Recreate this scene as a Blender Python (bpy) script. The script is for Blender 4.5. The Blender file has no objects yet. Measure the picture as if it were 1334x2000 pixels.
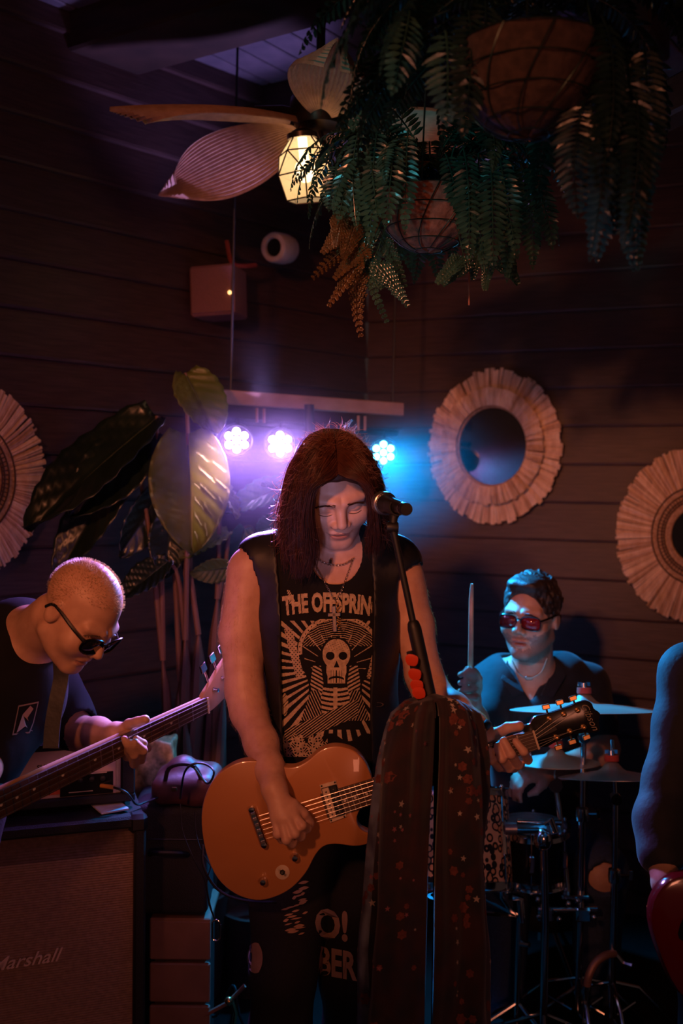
import bpy, math, random
import numpy as np
from mathutils import Vector, Matrix, Euler
random.seed(7); rng = np.random.default_rng(7)
scn = bpy.context.scene; COL = scn.collection
pi = math.pi
V = lambda *a: np.array(a, float)
def nrm(v):
    v = np.asarray(v, float); return v/max(np.linalg.norm(v), 1e-12)

# ---------------------------------------------------------------- camera
FPX = 1944.0; CAMZ = 1.63
_p = math.atan(58/FPX); _r = 0.012
CF = V(0, math.cos(_p), -math.sin(_p)); _u = V(0, math.sin(_p), math.cos(_p)); _x = V(1, 0, 0)
CR = math.cos(_r)*_x+math.sin(_r)*_u; CU = -math.sin(_r)*_x+math.cos(_r)*_u
C0 = V(0, 0, CAMZ)
def P(x, y, d):            # point of the world seen at photo pixel (x, y), d metres deep
    return C0+d*(CF+(x-667)/FPX*CR+(1000-y)/FPX*CU)
def S(px, d): return px*d/FPX
def D3(x, up, toward): return nrm(x*CR+up*CU-toward*CF)   # direction from image right / up / toward viewer
cam = bpy.data.cameras.new('camera'); camo = bpy.data.objects.new('camera', cam); COL.objects.link(camo)
camo.matrix_world = Matrix(((CR[0], CU[0], -CF[0], 0), (CR[1], CU[1], -CF[1], 0), (CR[2], CU[2], -CF[2], CAMZ), (0, 0, 0, 1)))
cam.sensor_fit = 'VERTICAL'; cam.sensor_height = 36; cam.lens = 36*FPX/2000
cam.dof.use_dof = True; cam.dof.focus_distance = 2.3; cam.dof.aperture_fstop = 2.2
scn.camera = camo
scn.view_settings.view_transform = 'Standard'; scn.view_settings.look = 'None'
scn.view_settings.exposure = 0.0; scn.view_settings.gamma = 1; scn.view_settings.use_curve_mapping = False
scn.cycles.use_denoising = True
scn.cycles.max_bounces = 6; scn.cycles.sample_clamp_indirect = 4
# ---------------------------------------------------------------- world and lights
w = bpy.data.worlds.new('world'); scn.world = w; w.use_nodes = True
w.node_tree.nodes['Background'].inputs[0].default_value = (1, .55, .5, 1)
w.node_tree.nodes['Background'].inputs[1].default_value = .02
def lamp(name, kind, loc, color, power, target=None, size=.05, angle=60, blend=.6, size_y=None):
    l = bpy.data.lights.new(name, kind); l.color = color; l.energy = power
    o = bpy.data.objects.new(name, l); COL.objects.link(o); o.location = loc
    if kind == 'AREA':
        l.size = size
        if size_y: l.shape = 'RECTANGLE'; l.size_y = size_y
    else: l.shadow_soft_size = size
    if kind == 'SPOT': l.spot_size = math.radians(angle); l.spot_blend = blend
    if target is not None:
        o.rotation_euler = Vector(np.asarray(target)-np.asarray(loc)).to_track_quat('-Z', 'Y').to_euler()
    return o
LED = [(462, 860, 3.15), (547, 867, 3.24), (749, 884, 3.45)]
lamp('warm_bar_lamp', 'SPOT', (-1.0, -.7, 2.6), (1, .29, .13), 215, P(760, 1010, 3), .10, 42, 1)
lamp('mirror_fill_spot', 'SPOT', (-.95, .1, 2.3), (1, .34, .15), 85, P(1060, 930, 3.8), .05, 20, .9)  # added to brighten the mirrors; stands for no known lamp
lamp('warm_low_fill', 'AREA', (.9, -1.1, 1.3), (1, .3, .17), 10, P(560, 1500, 2.6), .5)  # added low fill for the cabinet and lower stage, no known source
lamp('violet_face_lamp', 'SPOT', (-.25, .9, 1.02), (.58, .52, 1), 23, P(662, 1010, 2.3), .05, 14, .9)
lamp('teal_side_lamp', 'SPOT', (-.95, .5, 1.75), (.12, .8, .85), 36, P(730, 210, 2.1), .06, 26, 1)
for (x, y, d), c, e, t, an, fw in zip(LED, [(.40, .2, 1), (.52, .27, 1), (.01, .36, 1)], [200, 200, 255],
                              [P(280, 1180, 2.3), P(560, 1050, 2.3), P(980, 1300, 2.7)], (96, 82, 112), (.13, .18, .06)):
    lamp('stage_spot', 'SPOT', P(x, y, d-fw), c, e, t, .05, an, .6)
lamp('ceiling_fill_spot', 'SPOT', P(520, 800, 3.2), (.5, .34, 1), 46, P(400, 140, 3.2), .04, 46, .6)  # added up-light so the ceiling planks show; not a visible fixture
# ---------------------------------------------------------------- materials
MATS = {}
def M(name, c1, c2=None, rough=.6, metal=0., scale=30., bump=0., detail=4, stretch=None, emit=None, strength=0, alpha=None,
      trans=0, sheen=0, coat=0, spec=None, sss=0):
    if name in MATS: return MATS[name]
    m = bpy.data.materials.new(name); m.use_nodes = True; nt = m.node_tree; n = nt.nodes; L = nt.links
    b = n['Principled BSDF']; b.inputs['Roughness'].default_value = rough; b.inputs['Metallic'].default_value = metal
    if c2 is None: c2 = tuple(min(1, x*.78) for x in c1)
    tc = n.new('ShaderNodeTexCoord'); nz = n.new('ShaderNodeTexNoise'); nz.inputs['Scale'].default_value = scale
    nz.inputs['Detail'].default_value = detail
    src = tc.outputs['Object']
    if stretch:
        mp = n.new('ShaderNodeMapping'); mp.inputs['Scale'].default_value = stretch; L.new(src, mp.inputs[0]); src = mp.outputs[0]
    L.new(src, nz.inputs['Vector'])
    r = n.new('ShaderNodeValToRGB'); r.color_ramp.elements[0].position = .35; r.color_ramp.elements[1].position = .65
    r.color_ramp.elements[0].color = (*c2, 1); r.color_ramp.elements[1].color = (*c1, 1)
    L.new(nz.outputs['Fac'], r.inputs[0]); L.new(r.outputs[0], b.inputs['Base Color'])
    if bump:
        bp = n.new('ShaderNodeBump'); bp.inputs['Strength'].default_value = bump; bp.inputs['Distance'].default_value = .004
        L.new(nz.outputs['Fac'], bp.inputs['Height']); L.new(bp.outputs[0], b.inputs['Normal'])
    if emit: b.inputs['Emission Color'].default_value = (*emit, 1); b.inputs['Emission Strength'].default_value = strength
    if trans: b.inputs['Transmission Weight'].default_value = trans
    if alpha is not None: b.inputs['Alpha'].default_value = alpha
    if sheen: b.inputs['Sheen Weight'].default_value = sheen
    if coat: b.inputs['Coat Weight'].default_value = coat
    if spec is not None: b.inputs['Specular IOR Level'].default_value = spec
    if sss:
        b.inputs['Subsurface Weight'].default_value = sss; b.inputs['Subsurface Radius'].default_value = (.02, .008, .004)
    MATS[name] = m; return m
def M_leaf(name, c1, c2, scale=25, rough=.38, trl=.35):
    if name in MATS: return MATS[name]
    m = M(name, c1, c2, rough, scale=scale, bump=.25); nt = m.node_tree; n = nt.nodes; L = nt.links
    t = n.new('ShaderNodeBsdfTranslucent'); t.inputs[0].default_value = (min(1, c1[0]*2.2), min(1, c1[1]*2), c1[2]*1.2, 1)
    mx = n.new('ShaderNodeMixShader'); mx.inputs[0].default_value = trl
    L.new(n['Principled BSDF'].outputs[0], mx.inputs[1]); L.new(t.outputs[0], mx.inputs[2]); L.new(mx.outputs[0], n['Material Output'].inputs[0])
    return m
def M_glow(name, col, s):
    if name in MATS: return MATS[name]
    m = bpy.data.materials.new(name); m.use_nodes = True; n = m.node_tree.nodes; b = n['Principled BSDF']
    b.inputs['Base Color'].default_value = (*col, 1); b.inputs['Emission Color'].default_value = (*col, 1); b.inputs['Emission Strength'].default_value = s
    MATS[name] = m; return m
# ---------------------------------------------------------------- objects
def put(o, parent=None):
    COL.objects.link(o)
    if parent is not None:
        o.parent = parent; o.matrix_parent_inverse = Matrix.Translation(parent.location).inverted() if parent.type == 'EMPTY' else Matrix()
    return o
def mesh(name, v, f, mat, parent=None, smooth=True, kind=None):
    me = bpy.data.meshes.new(name)
    if isinstance(f, np.ndarray):
        n = len(f); k = f.shape[1]; v = np.asarray(v, np.float32)
        me.vertices.add(len(v)); me.vertices.foreach_set('co', v.ravel())
        me.loops.add(n*k); me.loops.foreach_set('vertex_index', f.astype(np.int32).ravel())
        me.polygons.add(n); me.polygons.foreach_set('loop_start', np.arange(0, n*k, k, dtype=np.int32))
        me.update(calc_edges=True); me.validate()
    else: me.from_pydata([tuple(map(float, p)) for p in v], [], [tuple(int(i) for i in q) for q in f])
    if smooth: me.polygons.foreach_set('use_smooth', np.ones(len(me.polygons), bool))
    for m in (mat if isinstance(mat, (list, tuple)) else [mat]): me.materials.append(m)
    me.update()
    o = bpy.data.objects.new(name, me); put(o, parent)
    if kind: o['kind'] = kind
    return o
def tag(o, label, cat, group=None):
    o['label'] = label; o['category'] = cat
    if group: o['group'] = group
    return o
def thing(name, label, cat, loc, group=None):
    o = bpy.data.objects.new(name, None); o.empty_display_size = .05; o.location = Vector([float(c) for c in loc]); COL.objects.link(o)
    return tag(o, label, cat, group)
def inst(name, me, mtx, parent):
    o = bpy.data.objects.new(name, me); put(o, parent); o.matrix_basis = Matrix([list(map(float, r)) for r in np.asarray(mtx)]); return o
def frame(o, x, z):          # 4x4 with x axis, z axis approx
    x = nrm(x); y = nrm(np.cross(z, x)); z = np.cross(x, y)
    m = np.eye(4); m[:3, 0] = x; m[:3, 1] = y; m[:3, 2] = z; m[:3, 3] = o; return m
def zframe(o, z, x=None):
    z = nrm(z); x = CR if x is None else x; x = nrm(np.asarray(x)-z*np.dot(x, z)); return frame(o, x, z)
class MB:
    def __init__(s): s.v = []; s.f = []
    def add(s, v, f, m=None):
        v = np.asarray(v, float)
        if m is not None: v = v@m[:3, :3].T+m[:3, 3]
        n = len(s.v); s.v += list(v); s.f += [tuple(i+n for i in q) for q in f]; return s
    def box(s, c, h, m=None, bev=0):
        c = np.asarray(c, float); h = np.asarray(h, float); b = min(bev, *(h*.49)) if bev else 0
        if not b:
            v = [c+h*V(i, j, k) for i in (-1, 1) for j in (-1, 1) for k in (-1, 1)]
            return s.add(v, [(0, 1, 3, 2), (4, 6, 7, 5), (0, 4, 5, 1), (2, 3, 7, 6), (0, 2, 6, 4), (1, 5, 7, 3)], m)
        v = []; ix = {}
        for i in (-1, 1):
            for j in (-1, 1):
                for k in (-1, 1):
                    for a in range(3):
                        e = h-b; e[a] = h[a]; ix[i, j, k, a] = len(v); v.append(c+e*V(i, j, k))
        f = []
        for a in range(3):
            o1, o2 = [x for x in range(3) if x != a]
            for sg in (-1, 1):
                q = []
                for (p1, p2) in ((-1, -1), (1, -1), (1, 1), (-1, 1)):
                    t = [0, 0, 0]; t[a] = sg; t[o1] = p1; t[o2] = p2; q.append(ix[(*t, a)])
                f.append(tuple(q))
            for p1 in (-1, 1):       # edges parallel to axis a
                for p2 in (-1, 1):
                    t0 = [0, 0, 0]; t0[a] = -1; t0[o1] = p1; t0[o2] = p2; t1 = list(t0); t1[a] = 1
                    f.append((ix[(*t0, o1)], ix[(*t1, o1)], ix[(*t1, o2)], ix[(*t0, o2)]))
        for i in (-1, 1):
            for j in (-1, 1):
                for k in (-1, 1): f.append(tuple(ix[i, j, k, a] for a in range(3)))
        return s.add(v, f, m)
    def tube(s, pts, r, n=8, m=None, cap=True, flat=1.0):
        pts = np.asarray(pts, float); k = len(pts); r = np.broadcast_to(np.asarray(r, float), (k,))
        t = np.gradient(pts, axis=0); t /= np.linalg.norm(t, axis=1)[:, None]+1e-12
        a = V(0, 0, 1) if abs(t[0][2]) < .9 else V(1, 0, 0)
        v = []; u = nrm(np.cross(t[0], a))
        for i in range(k):
            u = nrm(u-t[i]*np.dot(u, t[i])); w_ = np.cross(t[i], u)
            for j in range(n):
                an = 2*pi*j/n; v.append(pts[i]+r[i]*(math.cos(an)*u+flat*math.sin(an)*w_))
        f = [(i*n+j, i*n+(j+1) % n, (i+1)*n+(j+1) % n, (i+1)*n+j) for i in range(k-1) for j in range(n)]
        if cap: f += [tuple(range(n-1, -1, -1)), tuple((k-1)*n+j for j in range(n))]
        return s.add(v, f, m)
    def lathe(s, prof, n=24, m=None, close=False):
        k = len(prof); v = [(r*math.cos(2*pi*j/n), r*math.sin(2*pi*j/n), z) for r, z in prof for j in range(n)]
        f = [(i*n+j, i*n+(j+1) % n, (i+1)*n+(j+1) % n, (i+1)*n+j) for i in range(k-1) for j in range(n)]
        if close: f += [((k-1)*n+j, (k-1)*n+(j+1) % n, (j+1) % n, j) for j in range(n)]
        return s.add(v, f, m)
    def prism(s, ol, z0, z1, m=None, bev=0):
        ol = np.asarray(ol, float); k = len(ol)
        if bev:
            t = np.roll(ol, -1, 0)-np.roll(ol, 1, 0); t /= np.linalg.norm(t, axis=1)[:, None]
            area = .5*np.sum(ol[:, 0]*np.roll(ol[:, 1], -1)-np.roll(ol[:, 0], -1)*ol[:, 1])
            nn = np.stack([-t[:, 1], t[:, 0]], 1)*(1 if area > 0 else -1); inn = ol+nn*bev
            layers = [(inn, z0), (ol, z0+bev), (ol, z1-bev), (ol+nn*bev*.3, z1-bev*.3), (inn, z1)]
        else: layers = [(ol, z0), (ol, z1)]
        v = [(p[0], p[1], z) for l, z in layers for p in l]; q = len(layers)
        f = [(i*k+j, i*k+(j+1) % k, (i+1)*k+(j+1) % k, (i+1)*k+j) for i in range(q-1) for j in range(k)]
        f += [tuple(range(k-1, -1, -1)), tuple((q-1)*k+j for j in range(k))]
        return s.add(v, f, m)
    def sph(s, c, r, n=10, m=None):
        r = np.broadcast_to(np.asarray(r, float), (3,)); k = n//2+1
        v = [np.asarray(c)+r*V(math.sin(pi*i/k)*math.cos(2*pi*j/n), math.sin(pi*i/k)*math.sin(2*pi*j/n), math.cos(pi*i/k)) for i in range(1, k) for j in range(n)]
        v += [np.asarray(c)+r*V(0, 0, 1), np.asarray(c)-r*V(0, 0, 1)]; b = (k-1)*n
        f = [(i*n+j, (i+1)*n+j, (i+1)*n+(j+1) % n, i*n+(j+1) % n) for i in range(k-2) for j in range(n)]
        f += [(b, j, (j+1) % n) for j in range(n)]+[(b+1, (k-2)*n+(j+1) % n, (k-2)*n+j) for j in range(n)]
        return s.add(v, f, m)
    def build(s, name, mat, parent=None, smooth=False, kind=None, autosmooth=True):
        o = mesh(name, s.v, s.f, mat, parent, smooth, kind)
        if smooth and autosmooth:
            try: o.data.set_sharp_from_angle(angle=math.radians(40))
            except Exception: pass
        return o
def bez(pts, n=24):      # smooth Catmull-Rom through points
    pts = np.asarray(pts, float); k = len(pts); out = []
    q = np.vstack([2*pts[0]-pts[1], pts, 2*pts[-1]-pts[-2]])
    for t in np.linspace(0, k-1-1e-9, n):
        i = int(t); u = t-i; a, b, c, d = q[i:i+4]
        out.append(.5*((2*b)+(-a+c)*u+(2*a-5*b+4*c-d)*u*u+(-a+3*b-3*c+d)*u**3))
    return np.array(out)
def closed(pts, per=4):
    pts = np.asarray(pts, float); k = len(pts); out = []
    for i in range(k):
        a, b, c, d = pts[(i-1) % k], pts[i], pts[(i+1) % k], pts[(i+2) % k]
        for u in np.arange(per)/per: out.append(.5*((2*b)+(-a+c)*u+(2*a-5*b+4*c-d)*u*u+(-a+3*b-3*c+d)*u**3))
    return np.array(out)
FNT = {}
def text_mesh(s, size=1., shear=0, extrude=0, bold=0):
    c = bpy.data.curves.new('lettering', 'FONT'); c.body = s; c.size = size; c.align_x = 'CENTER'; c.shear = shear; c.extrude = extrude
    c.offset = bold; c.resolution_u = 3
    o = bpy.data.objects.new('lettering', c); COL.objects.link(o); bpy.context.view_layer.update()
    me = bpy.data.meshes.new_from_object(o.evaluated_get(bpy.context.evaluated_depsgraph_get()))
    v = np.array([x.co[:] for x in me.vertices]).reshape(-1, 3); f = [tuple(p.vertices) for p in me.polygons]
    bpy.data.objects.remove(o); bpy.data.curves.remove(c); bpy.data.meshes.remove(me); return v, f
# ---------------------------------------------------------------- signed-distance sculpting
def cap(p, a, b, ra, rb=None):
    a = np.asarray(a, float); b = np.asarray(b, float); rb = ra if rb is None else rb
    ba = b-a; t = np.clip(((p-a)@ba)/max(ba@ba, 1e-12), 0, 1)
    return np.sqrt((((p-a)-t[:, None]*ba)**2).sum(1))-(ra+(rb-ra)*t)
def ell(p, c, r, R=None):
    q = p-np.asarray(c, float)
    if R is not None: q = q@R
    r = np.asarray(r, float); k0 = np.sqrt(((q/r)**2).sum(1)); k1 = np.sqrt(((q/(r*r))**2).sum(1))+1e-9
    return k0*(k0-1)/k1
def smin(a, b, k):
    h = np.clip(.5+.5*(b-a)/k, 0, 1); return b+(a-b)*h-k*h*(1-h)
def smax(a, b, k): return -smin(-a, -b, k)
def chain(p, pts, rs, k=.01):
    d = None
    for i in range(len(pts)-1):
        c = cap(p, pts[i], pts[i+1], rs[i], rs[i+1]); d = c if d is None else smin(d, c, k)
    return d
def waves(seed, freq, n=8, aniso=(1, 1, 1)):
    g = np.random.default_rng(seed); k = g.normal(size=(n, 3))*freq*np.asarray(aniso); ph = g.uniform(0, 6.28, n)
    return lambda p: np.sin(p@k.T+ph).sum(1)/math.sqrt(n)
def snet(f, lo, hi, h):
    lo = np.asarray(lo, float); hi = np.asarray(hi, float); st = 4
    n = (np.ceil((hi-lo)/h/st).astype(int))*st+1
    cs = (n-1)//st+1
    g = np.stack(np.meshgrid(*[lo[i]+np.arange(cs[i])*h*st for i in range(3)], indexing='ij'), -1).reshape(-1, 3)
    cv = f(g).reshape(cs)
    v = np.repeat(np.repeat(np.repeat(cv, st, 0), st, 1), st, 2)[st//2:, st//2:, st//2:][:n[0], :n[1], :n[2]]
    pad = [(0, n[i]-v.shape[i]) for i in range(3)]; v = np.pad(v, pad, mode='edge').astype(np.float32)
    idx = np.argwhere(np.abs(v) < h*st*1.6)
    for s0 in range(0, len(idx), 400000):
        q = idx[s0:s0+400000]; v[q[:, 0], q[:, 1], q[:, 2]] = f(lo+q*h)
    s = v < 0
    c = np.zeros(n-1, np.int8)
    for i in (0, 1):
        for j in (0, 1):
            for k in (0, 1): c += s[i:n[0]-1+i, j:n[1]-1+j, k:n[2]-1+k]
    cell = np.argwhere((c > 0) & (c < 8)); vid = -np.ones(n-1, np.int64); vid[cell[:, 0], cell[:, 1], cell[:, 2]] = np.arange(len(cell))
    acc = np.zeros((len(cell), 3)); cnt = np.zeros(len(cell)); cor = [(i, j, k) for i in (0, 1) for j in (0, 1) for k in (0, 1)]
    val = {o: v[cell[:, 0]+o[0], cell[:, 1]+o[1], cell[:, 2]+o[2]].astype(float) for o in cor}
    for a in cor:
        for ax in range(3):
            if a[ax]: continue
            b = list(a); b[ax] = 1; b = tuple(b); m = (val[a] < 0) != (val[b] < 0)
            t = val[a]/(val[a]-val[b]+1e-20); pt = np.tile(np.array(a, float), (len(cell), 1)); pt[:, ax] = t
            acc[m] += pt[m]; cnt[m] += 1
    vert = lo+(cell+acc/cnt[:, None])*h
    F = []
    for ax in range(3):
        o1, o2 = [(1, 2), (2, 0), (0, 1)][ax]
        sl = [slice(None)]*3; sl2 = list(sl); sl[ax] = slice(0, n[ax]-1); sl2[ax] = slice(1, n[ax])
        for o in (o1, o2): sl[o] = slice(1, n[o]-1); sl2[o] = slice(1, n[o]-1)
        A = s[tuple(sl)]; B = s[tuple(sl2)]; e = np.argwhere(A != B)
        if not len(e): continue
        fl = A[e[:, 0], e[:, 1], e[:, 2]]; base = e.copy(); base[:, o1] += 1; base[:, o2] += 1
        q = []
        for (d1, d2) in ((-1, -1), (0, -1), (0, 0), (-1, 0)):
            t = base.copy(); t[:, o1] += d1; t[:, o2] += d2; q.append(vid[t[:, 0], t[:, 1], t[:, 2]])
        q = np.stack(q, 1); q[~fl] = q[~fl][:, ::-1]; F.append(q)
    return vert, np.concatenate(F) if F else np.zeros((0, 4), int)
def sdf_obj(name, f, boxes, mat, parent=None, kind=None):
    vs = []; fs = []; n = 0
    for i, (lo, hi, h) in enumerate(boxes):
        v, q = snet(f, np.minimum(lo, hi), np.maximum(lo, hi), h); c = v[q].mean(1); keep = np.ones(len(q), bool)
        for lo2, hi2, h2 in boxes[i+1:]: keep &= ~((c > lo2+h+h2).all(1) & (c < hi2-h-h2).all(1))
        q = q[keep]; u, inv = np.unique(q, return_inverse=True); v = v[u]; q = inv.reshape(-1, 4)
        vs.append(v); fs.append(q+n); n += len(v)
    return mesh(name, np.concatenate(vs), np.concatenate(fs), mat, parent, True, kind)
def bbox(pts, pad):
    pts = np.asarray(pts, float); return pts.min(0)-pad, pts.max(0)+pad
def paint(o, fn):        # material index per face from the face centre (numpy)
    me = o.data; c = np.empty(len(me.polygons)*3); me.polygons.foreach_get('center', c)
    me.polygons.foreach_set('material_index', fn(c.reshape(-1, 3)).astype(np.int32)); me.update()
def trace(f, o, dr, n=60, tmax=4.):   # sphere trace; arrays of origins, one direction
    t = np.zeros(len(o))
    for _ in range(n): t += np.clip(f(o+t[:, None]*dr), -.02, .2)*.8
    return o+t[:, None]*dr

def ptrace(f, pts, d0=1.7, n=60):     # where the line of sight through photo pixels meets a surface
    o = np.array([P(x, y, d0) for x, y in pts]); dr = o-C0; dr /= np.linalg.norm(dr, axis=1)[:, None]
    t = np.zeros(len(o))
    for _ in range(n): t = np.minimum(t+np.clip(f(o+t[:, None]*dr), -.02, .2)*.8, 2.2)
    return o+t[:, None]*dr, dr
# ---------------------------------------------------------------- room
m_board = M('dark stained weatherboard', (.072, .040, .036), (.048, .027, .024), .5, scale=9, bump=.25, stretch=(1, 1, 12), spec=.35)
m_plank = M('painted ceiling plank', (.16, .14, .17), (.11, .10, .13), .6, scale=12, bump=.15)
m_dark = M('dark timber', (.05, .026, .018), (.03, .017, .012), .6, scale=10, bump=.3, stretch=(1, 1, 6))
m_floor = M('dark worn floor', (.016, .011, .009), (.01, .007, .006), .9, spec=.08, scale=6, bump=.3)
def dR(x): return 20157/(x+4140)      # right wall depth at a photo column
def dL(x): return 7830/(2600-x)
corner = P(714, 942, dR(714)); CZ = 3.1
def flat(v): return V(v[0], v[1], 0)
rA = flat(corner); rB = flat(P(1334, 942, dR(1334))); rt = nrm(rB-rA); rn = V(rt[1], -rt[0], 0)   # into the room
lB = flat(P(0, 942, dL(0))); lt = nrm(lB-rA); ln = V(-lt[1], lt[0], 0)
def wall(name, t, n, length):
    c = rA+t*length/2-n*.05; m = np.eye(4); m[:3, 0] = t; m[:3, 1] = n; m[:3, 3] = c
    o = MB().box((0, 0, CZ/2), (length/2, .03, CZ/2), m).build(name, m_dark); o['kind'] = 'structure'
    step = .147; k = int(CZ/step)+1; prof = [(-.002, 0), (.022, .004), (.024, .012), (.006, step+.006), (-.002, step+.006)]
    base = None
    for i in range(k):
        z0 = i*step-.06; L2 = length/2
        if base is None:
            v = [(x, y, z) for x in (-L2, L2) for y, z in prof]; q = len(prof)
            f = [(j, (j+1) % q, q+(j+1) % q, q+j) for j in range(q)]+[tuple(range(q)), tuple(range(2*q-1, q-1, -1))]
            base = bpy.data.meshes.new('board'); base.from_pydata(v, [], f); base.materials.append(m_board); base.update()
        mm = m.copy(); mm[:3, 3] = c+n*.03+V(0, 0, z0)+n*random.uniform(-.0015, .0015); inst('board', base, mm, o)
    return o
wall('wall_right', rt, rn, 2.9); wall('wall_left', lt, ln, 3.3)
o = MB().box((-.3, 2.0, -.03), (3.2, 3.4, .03)).build('floor', m_floor); o['kind'] = 'structure'
# ceiling planks run along the left wall, beams across them
pd = nrm(V(.6, .8, 0)); bd = V(pd[1], -pd[0], 0)
o = MB().box((-.2, 2.1, CZ+.06), (3.2, 3.4, .03)).build('ceiling', m_dark); o['kind'] = 'structure'; ceil = o
pm = None
for i in range(-14, 22):
    mm = np.eye(4); mm[:3, 0] = pd; mm[:3, 1] = bd*-1; mm[:3, 3] = V(-.6, 3.4, CZ+.012)+bd*.11*i
    if pm is None: pm = MB().box((0, 0, 0), (1.7, .051, .012), bev=.004).build('ceiling_plank', m_plank, ceil); pm.matrix_basis = Matrix(mm.tolist()); pm = pm.data
    else: inst('ceiling_plank', pm, mm, ceil)
def beam(name, a, b, w_, h, z, mat=m_dark):
    a = V(*a[:2], z); b = V(*b[:2], z); m = frame((a+b)/2, b-a, V(0, 0, 1))
    o = MB().box((0, 0, 0), (np.linalg.norm(b-a)/2, w_/2, h/2), m, bev=.008).build(name, mat); o['kind'] = 'structure'; return o
def at_z(x, y, z): q = P(x, y, 1.)-C0; return C0+q*(z-CAMZ)/q[2]      # point of the sight line at a height
ZB = 2.98; e1 = at_z(265, 150, ZB); e2 = at_z(520, 80, ZB); bdir = nrm(flat(e2-e1)); bn = V(bdir[1], -bdir[0], 0)
beam('trim_1', flat(e1)+bn*.13-bdir*1.6, flat(e1)+bn*.13+bdir*1.9, .26, .16, ZB+.08)
f1 = at_z(400, 196, CZ-.002); beam('trim_2', flat(f1)-bdir*1.2-bn*.12, flat(f1)+bdir*1.7-bn*.12, .24, .16, ZB+.08)
beam('trim_3', P(1262, 205, 2.7), P(1500, 150, 2.3), .09, .1, 2.63)
# ---------------------------------------------------------------- raffia mirrors
m_raf = M('raffia straw', (.80, .56, .38), (.62, .40, .25), .8, scale=60, bump=.4, stretch=(1, 1, .3))
m_raf3 = M('darker raffia straw', (.62, .40, .25), (.46, .28, .17), .85, scale=60, bump=.4, stretch=(1, 1, .3)); m_raf4 = M('pale raffia straw', (.88, .66, .48), (.7, .48, .33), .8, scale=60, bump=.4, stretch=(1, 1, .3))  # straw tones picked at random per pleat
m_raf2 = M('woven raffia', (.55, .34, .2), (.36, .2, .1), .8, scale=90, bump=.5)
m_cord = M('dark cord', (.08, .04, .025), None, .8)
m_glass = M('mirror glass', (.3, .23, .21), (.28, .21, .19), .03, 1.0)
def raffia_mirror(label, ctr, n, R, r, style, seed):
    g = random.Random(seed); t = nrm(np.cross(V(0, 0, 1), n)); up = np.cross(n, t)
    m = np.eye(4); m[:3, 0] = t*.88; m[:3, 1] = up; m[:3, 2] = n; m[:3, 3] = ctr
    o = thing('raffia_mirror', label, 'mirror', ctr-n*.02)
    MB().lathe([(0, -.02), (R*.8, -.02), (R*.8, -.005), (0, -.005)], 40, m).build('backing', m_raf2, o, True)
    MB().lathe([(0, .004), (r, .004)], 48, m).build('mirror_glass', m_glass, o, True)
    b = MB(); ring = r+.006
    b.lathe([(ring+.008*math.cos(a), .012+.008*math.sin(a)) for a in np.linspace(0, 2*pi, 9)[:-1]], 56, m, True); b.build('inner_rim', m_raf2, o, True)
    def fringe(r0, r1, z0, N, name, wob):
        b = MB()
        for i in range(N):
            a = 2*pi*(i+g.uniform(-.3, .3))/N; e = r1*(1+g.uniform(-wob, wob*.4)); w0 = r0*pi/N*1.25; w1 = e*pi/N*g.uniform(.9, 1.35)
            d = V(math.cos(a), math.sin(a), 0); s = V(-d[1], d[0], 0); tw = g.uniform(-.004, .004); z = z0+g.uniform(-.004, .004)
            pts = []
            for u, rr, ww, zz in ((0, r0, w0, z), (.5, (r0+e)/2, (w0+w1)/2, z+.006), (1, e, w1, z-.004+g.uniform(-.004, .003))):
                pts += [d*rr-s*ww+V(0, 0, zz+tw), d*rr+V(0, 0, zz+.0025), d*rr+s*ww+V(0, 0, zz-tw)]
            b.add(pts, [(0, 1, 4, 3), (1, 2, 5, 4), (3, 4, 7, 6), (4, 5, 8, 7)], m)
        q = b.build(name, [m_raf, m_raf3, m_raf4], o, False, 'stuff'); pk = [g.choice((0, 0, 1, 2)) for _ in range(N)]; q.data.polygons.foreach_set('material_index', np.repeat(pk, 4).astype(np.int32))
    if style == 0:
        fringe(r+.02, R, -.004, 120, 'outer_fringe', .04); fringe(r+.006, r+(R-r)*.52, .042, 96, 'inner_fringe', .03)
    else:
        fringe(r+.05, R, .0, 190, 'outer_fringe', .03)
        MB().lathe([(r+.005, .016), (r+.03, .012), (r+.055, .009), (r+.075, .006), (r+.075, 0), (r+.005, 0)], 64, m).build('woven_band', m_raf2, o, True)
        for k, q in enumerate((.028, .038, .055, .078)):
            MB().lathe([(r+q+.003*math.cos(a), .0155-k*.0022+.003*math.sin(a)) for a in np.linspace(0, 2*pi, 7)[:-1]], 60, m, True).build('stitched_cord', m_cord, o, True)
        b = MB()
        for i in range(70):
            a = 2*pi*i/70; d = V(math.cos(a), math.sin(a), 0)
            b.tube([d*(r+.028)+V(0, 0, .016), d*(r+.055)+V(0, 0, .012)], .0018, 5, m)
        b.build('cross_stitch', m_cord, o, False, 'stuff')
    return o
for (x, y, R, r, st, lab) in ((963, 872, .305, .152, 0, 'round raffia fringed mirror with two straw layers, above the drummer'),
                             (1361, 1046, .325, .10, 1, 'raffia mirror with dark stitched rings cut off at the right edge')):
    d = dR(x)-.045; raffia_mirror(lab, P(x, y, d), rn, R, r, st, x)
raffia_mirror('raffia mirror on the left wall showing only its curved straw rim', P(-72, 935, dL(-72)-.05), ln, .30, .1, 1, 5)
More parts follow.
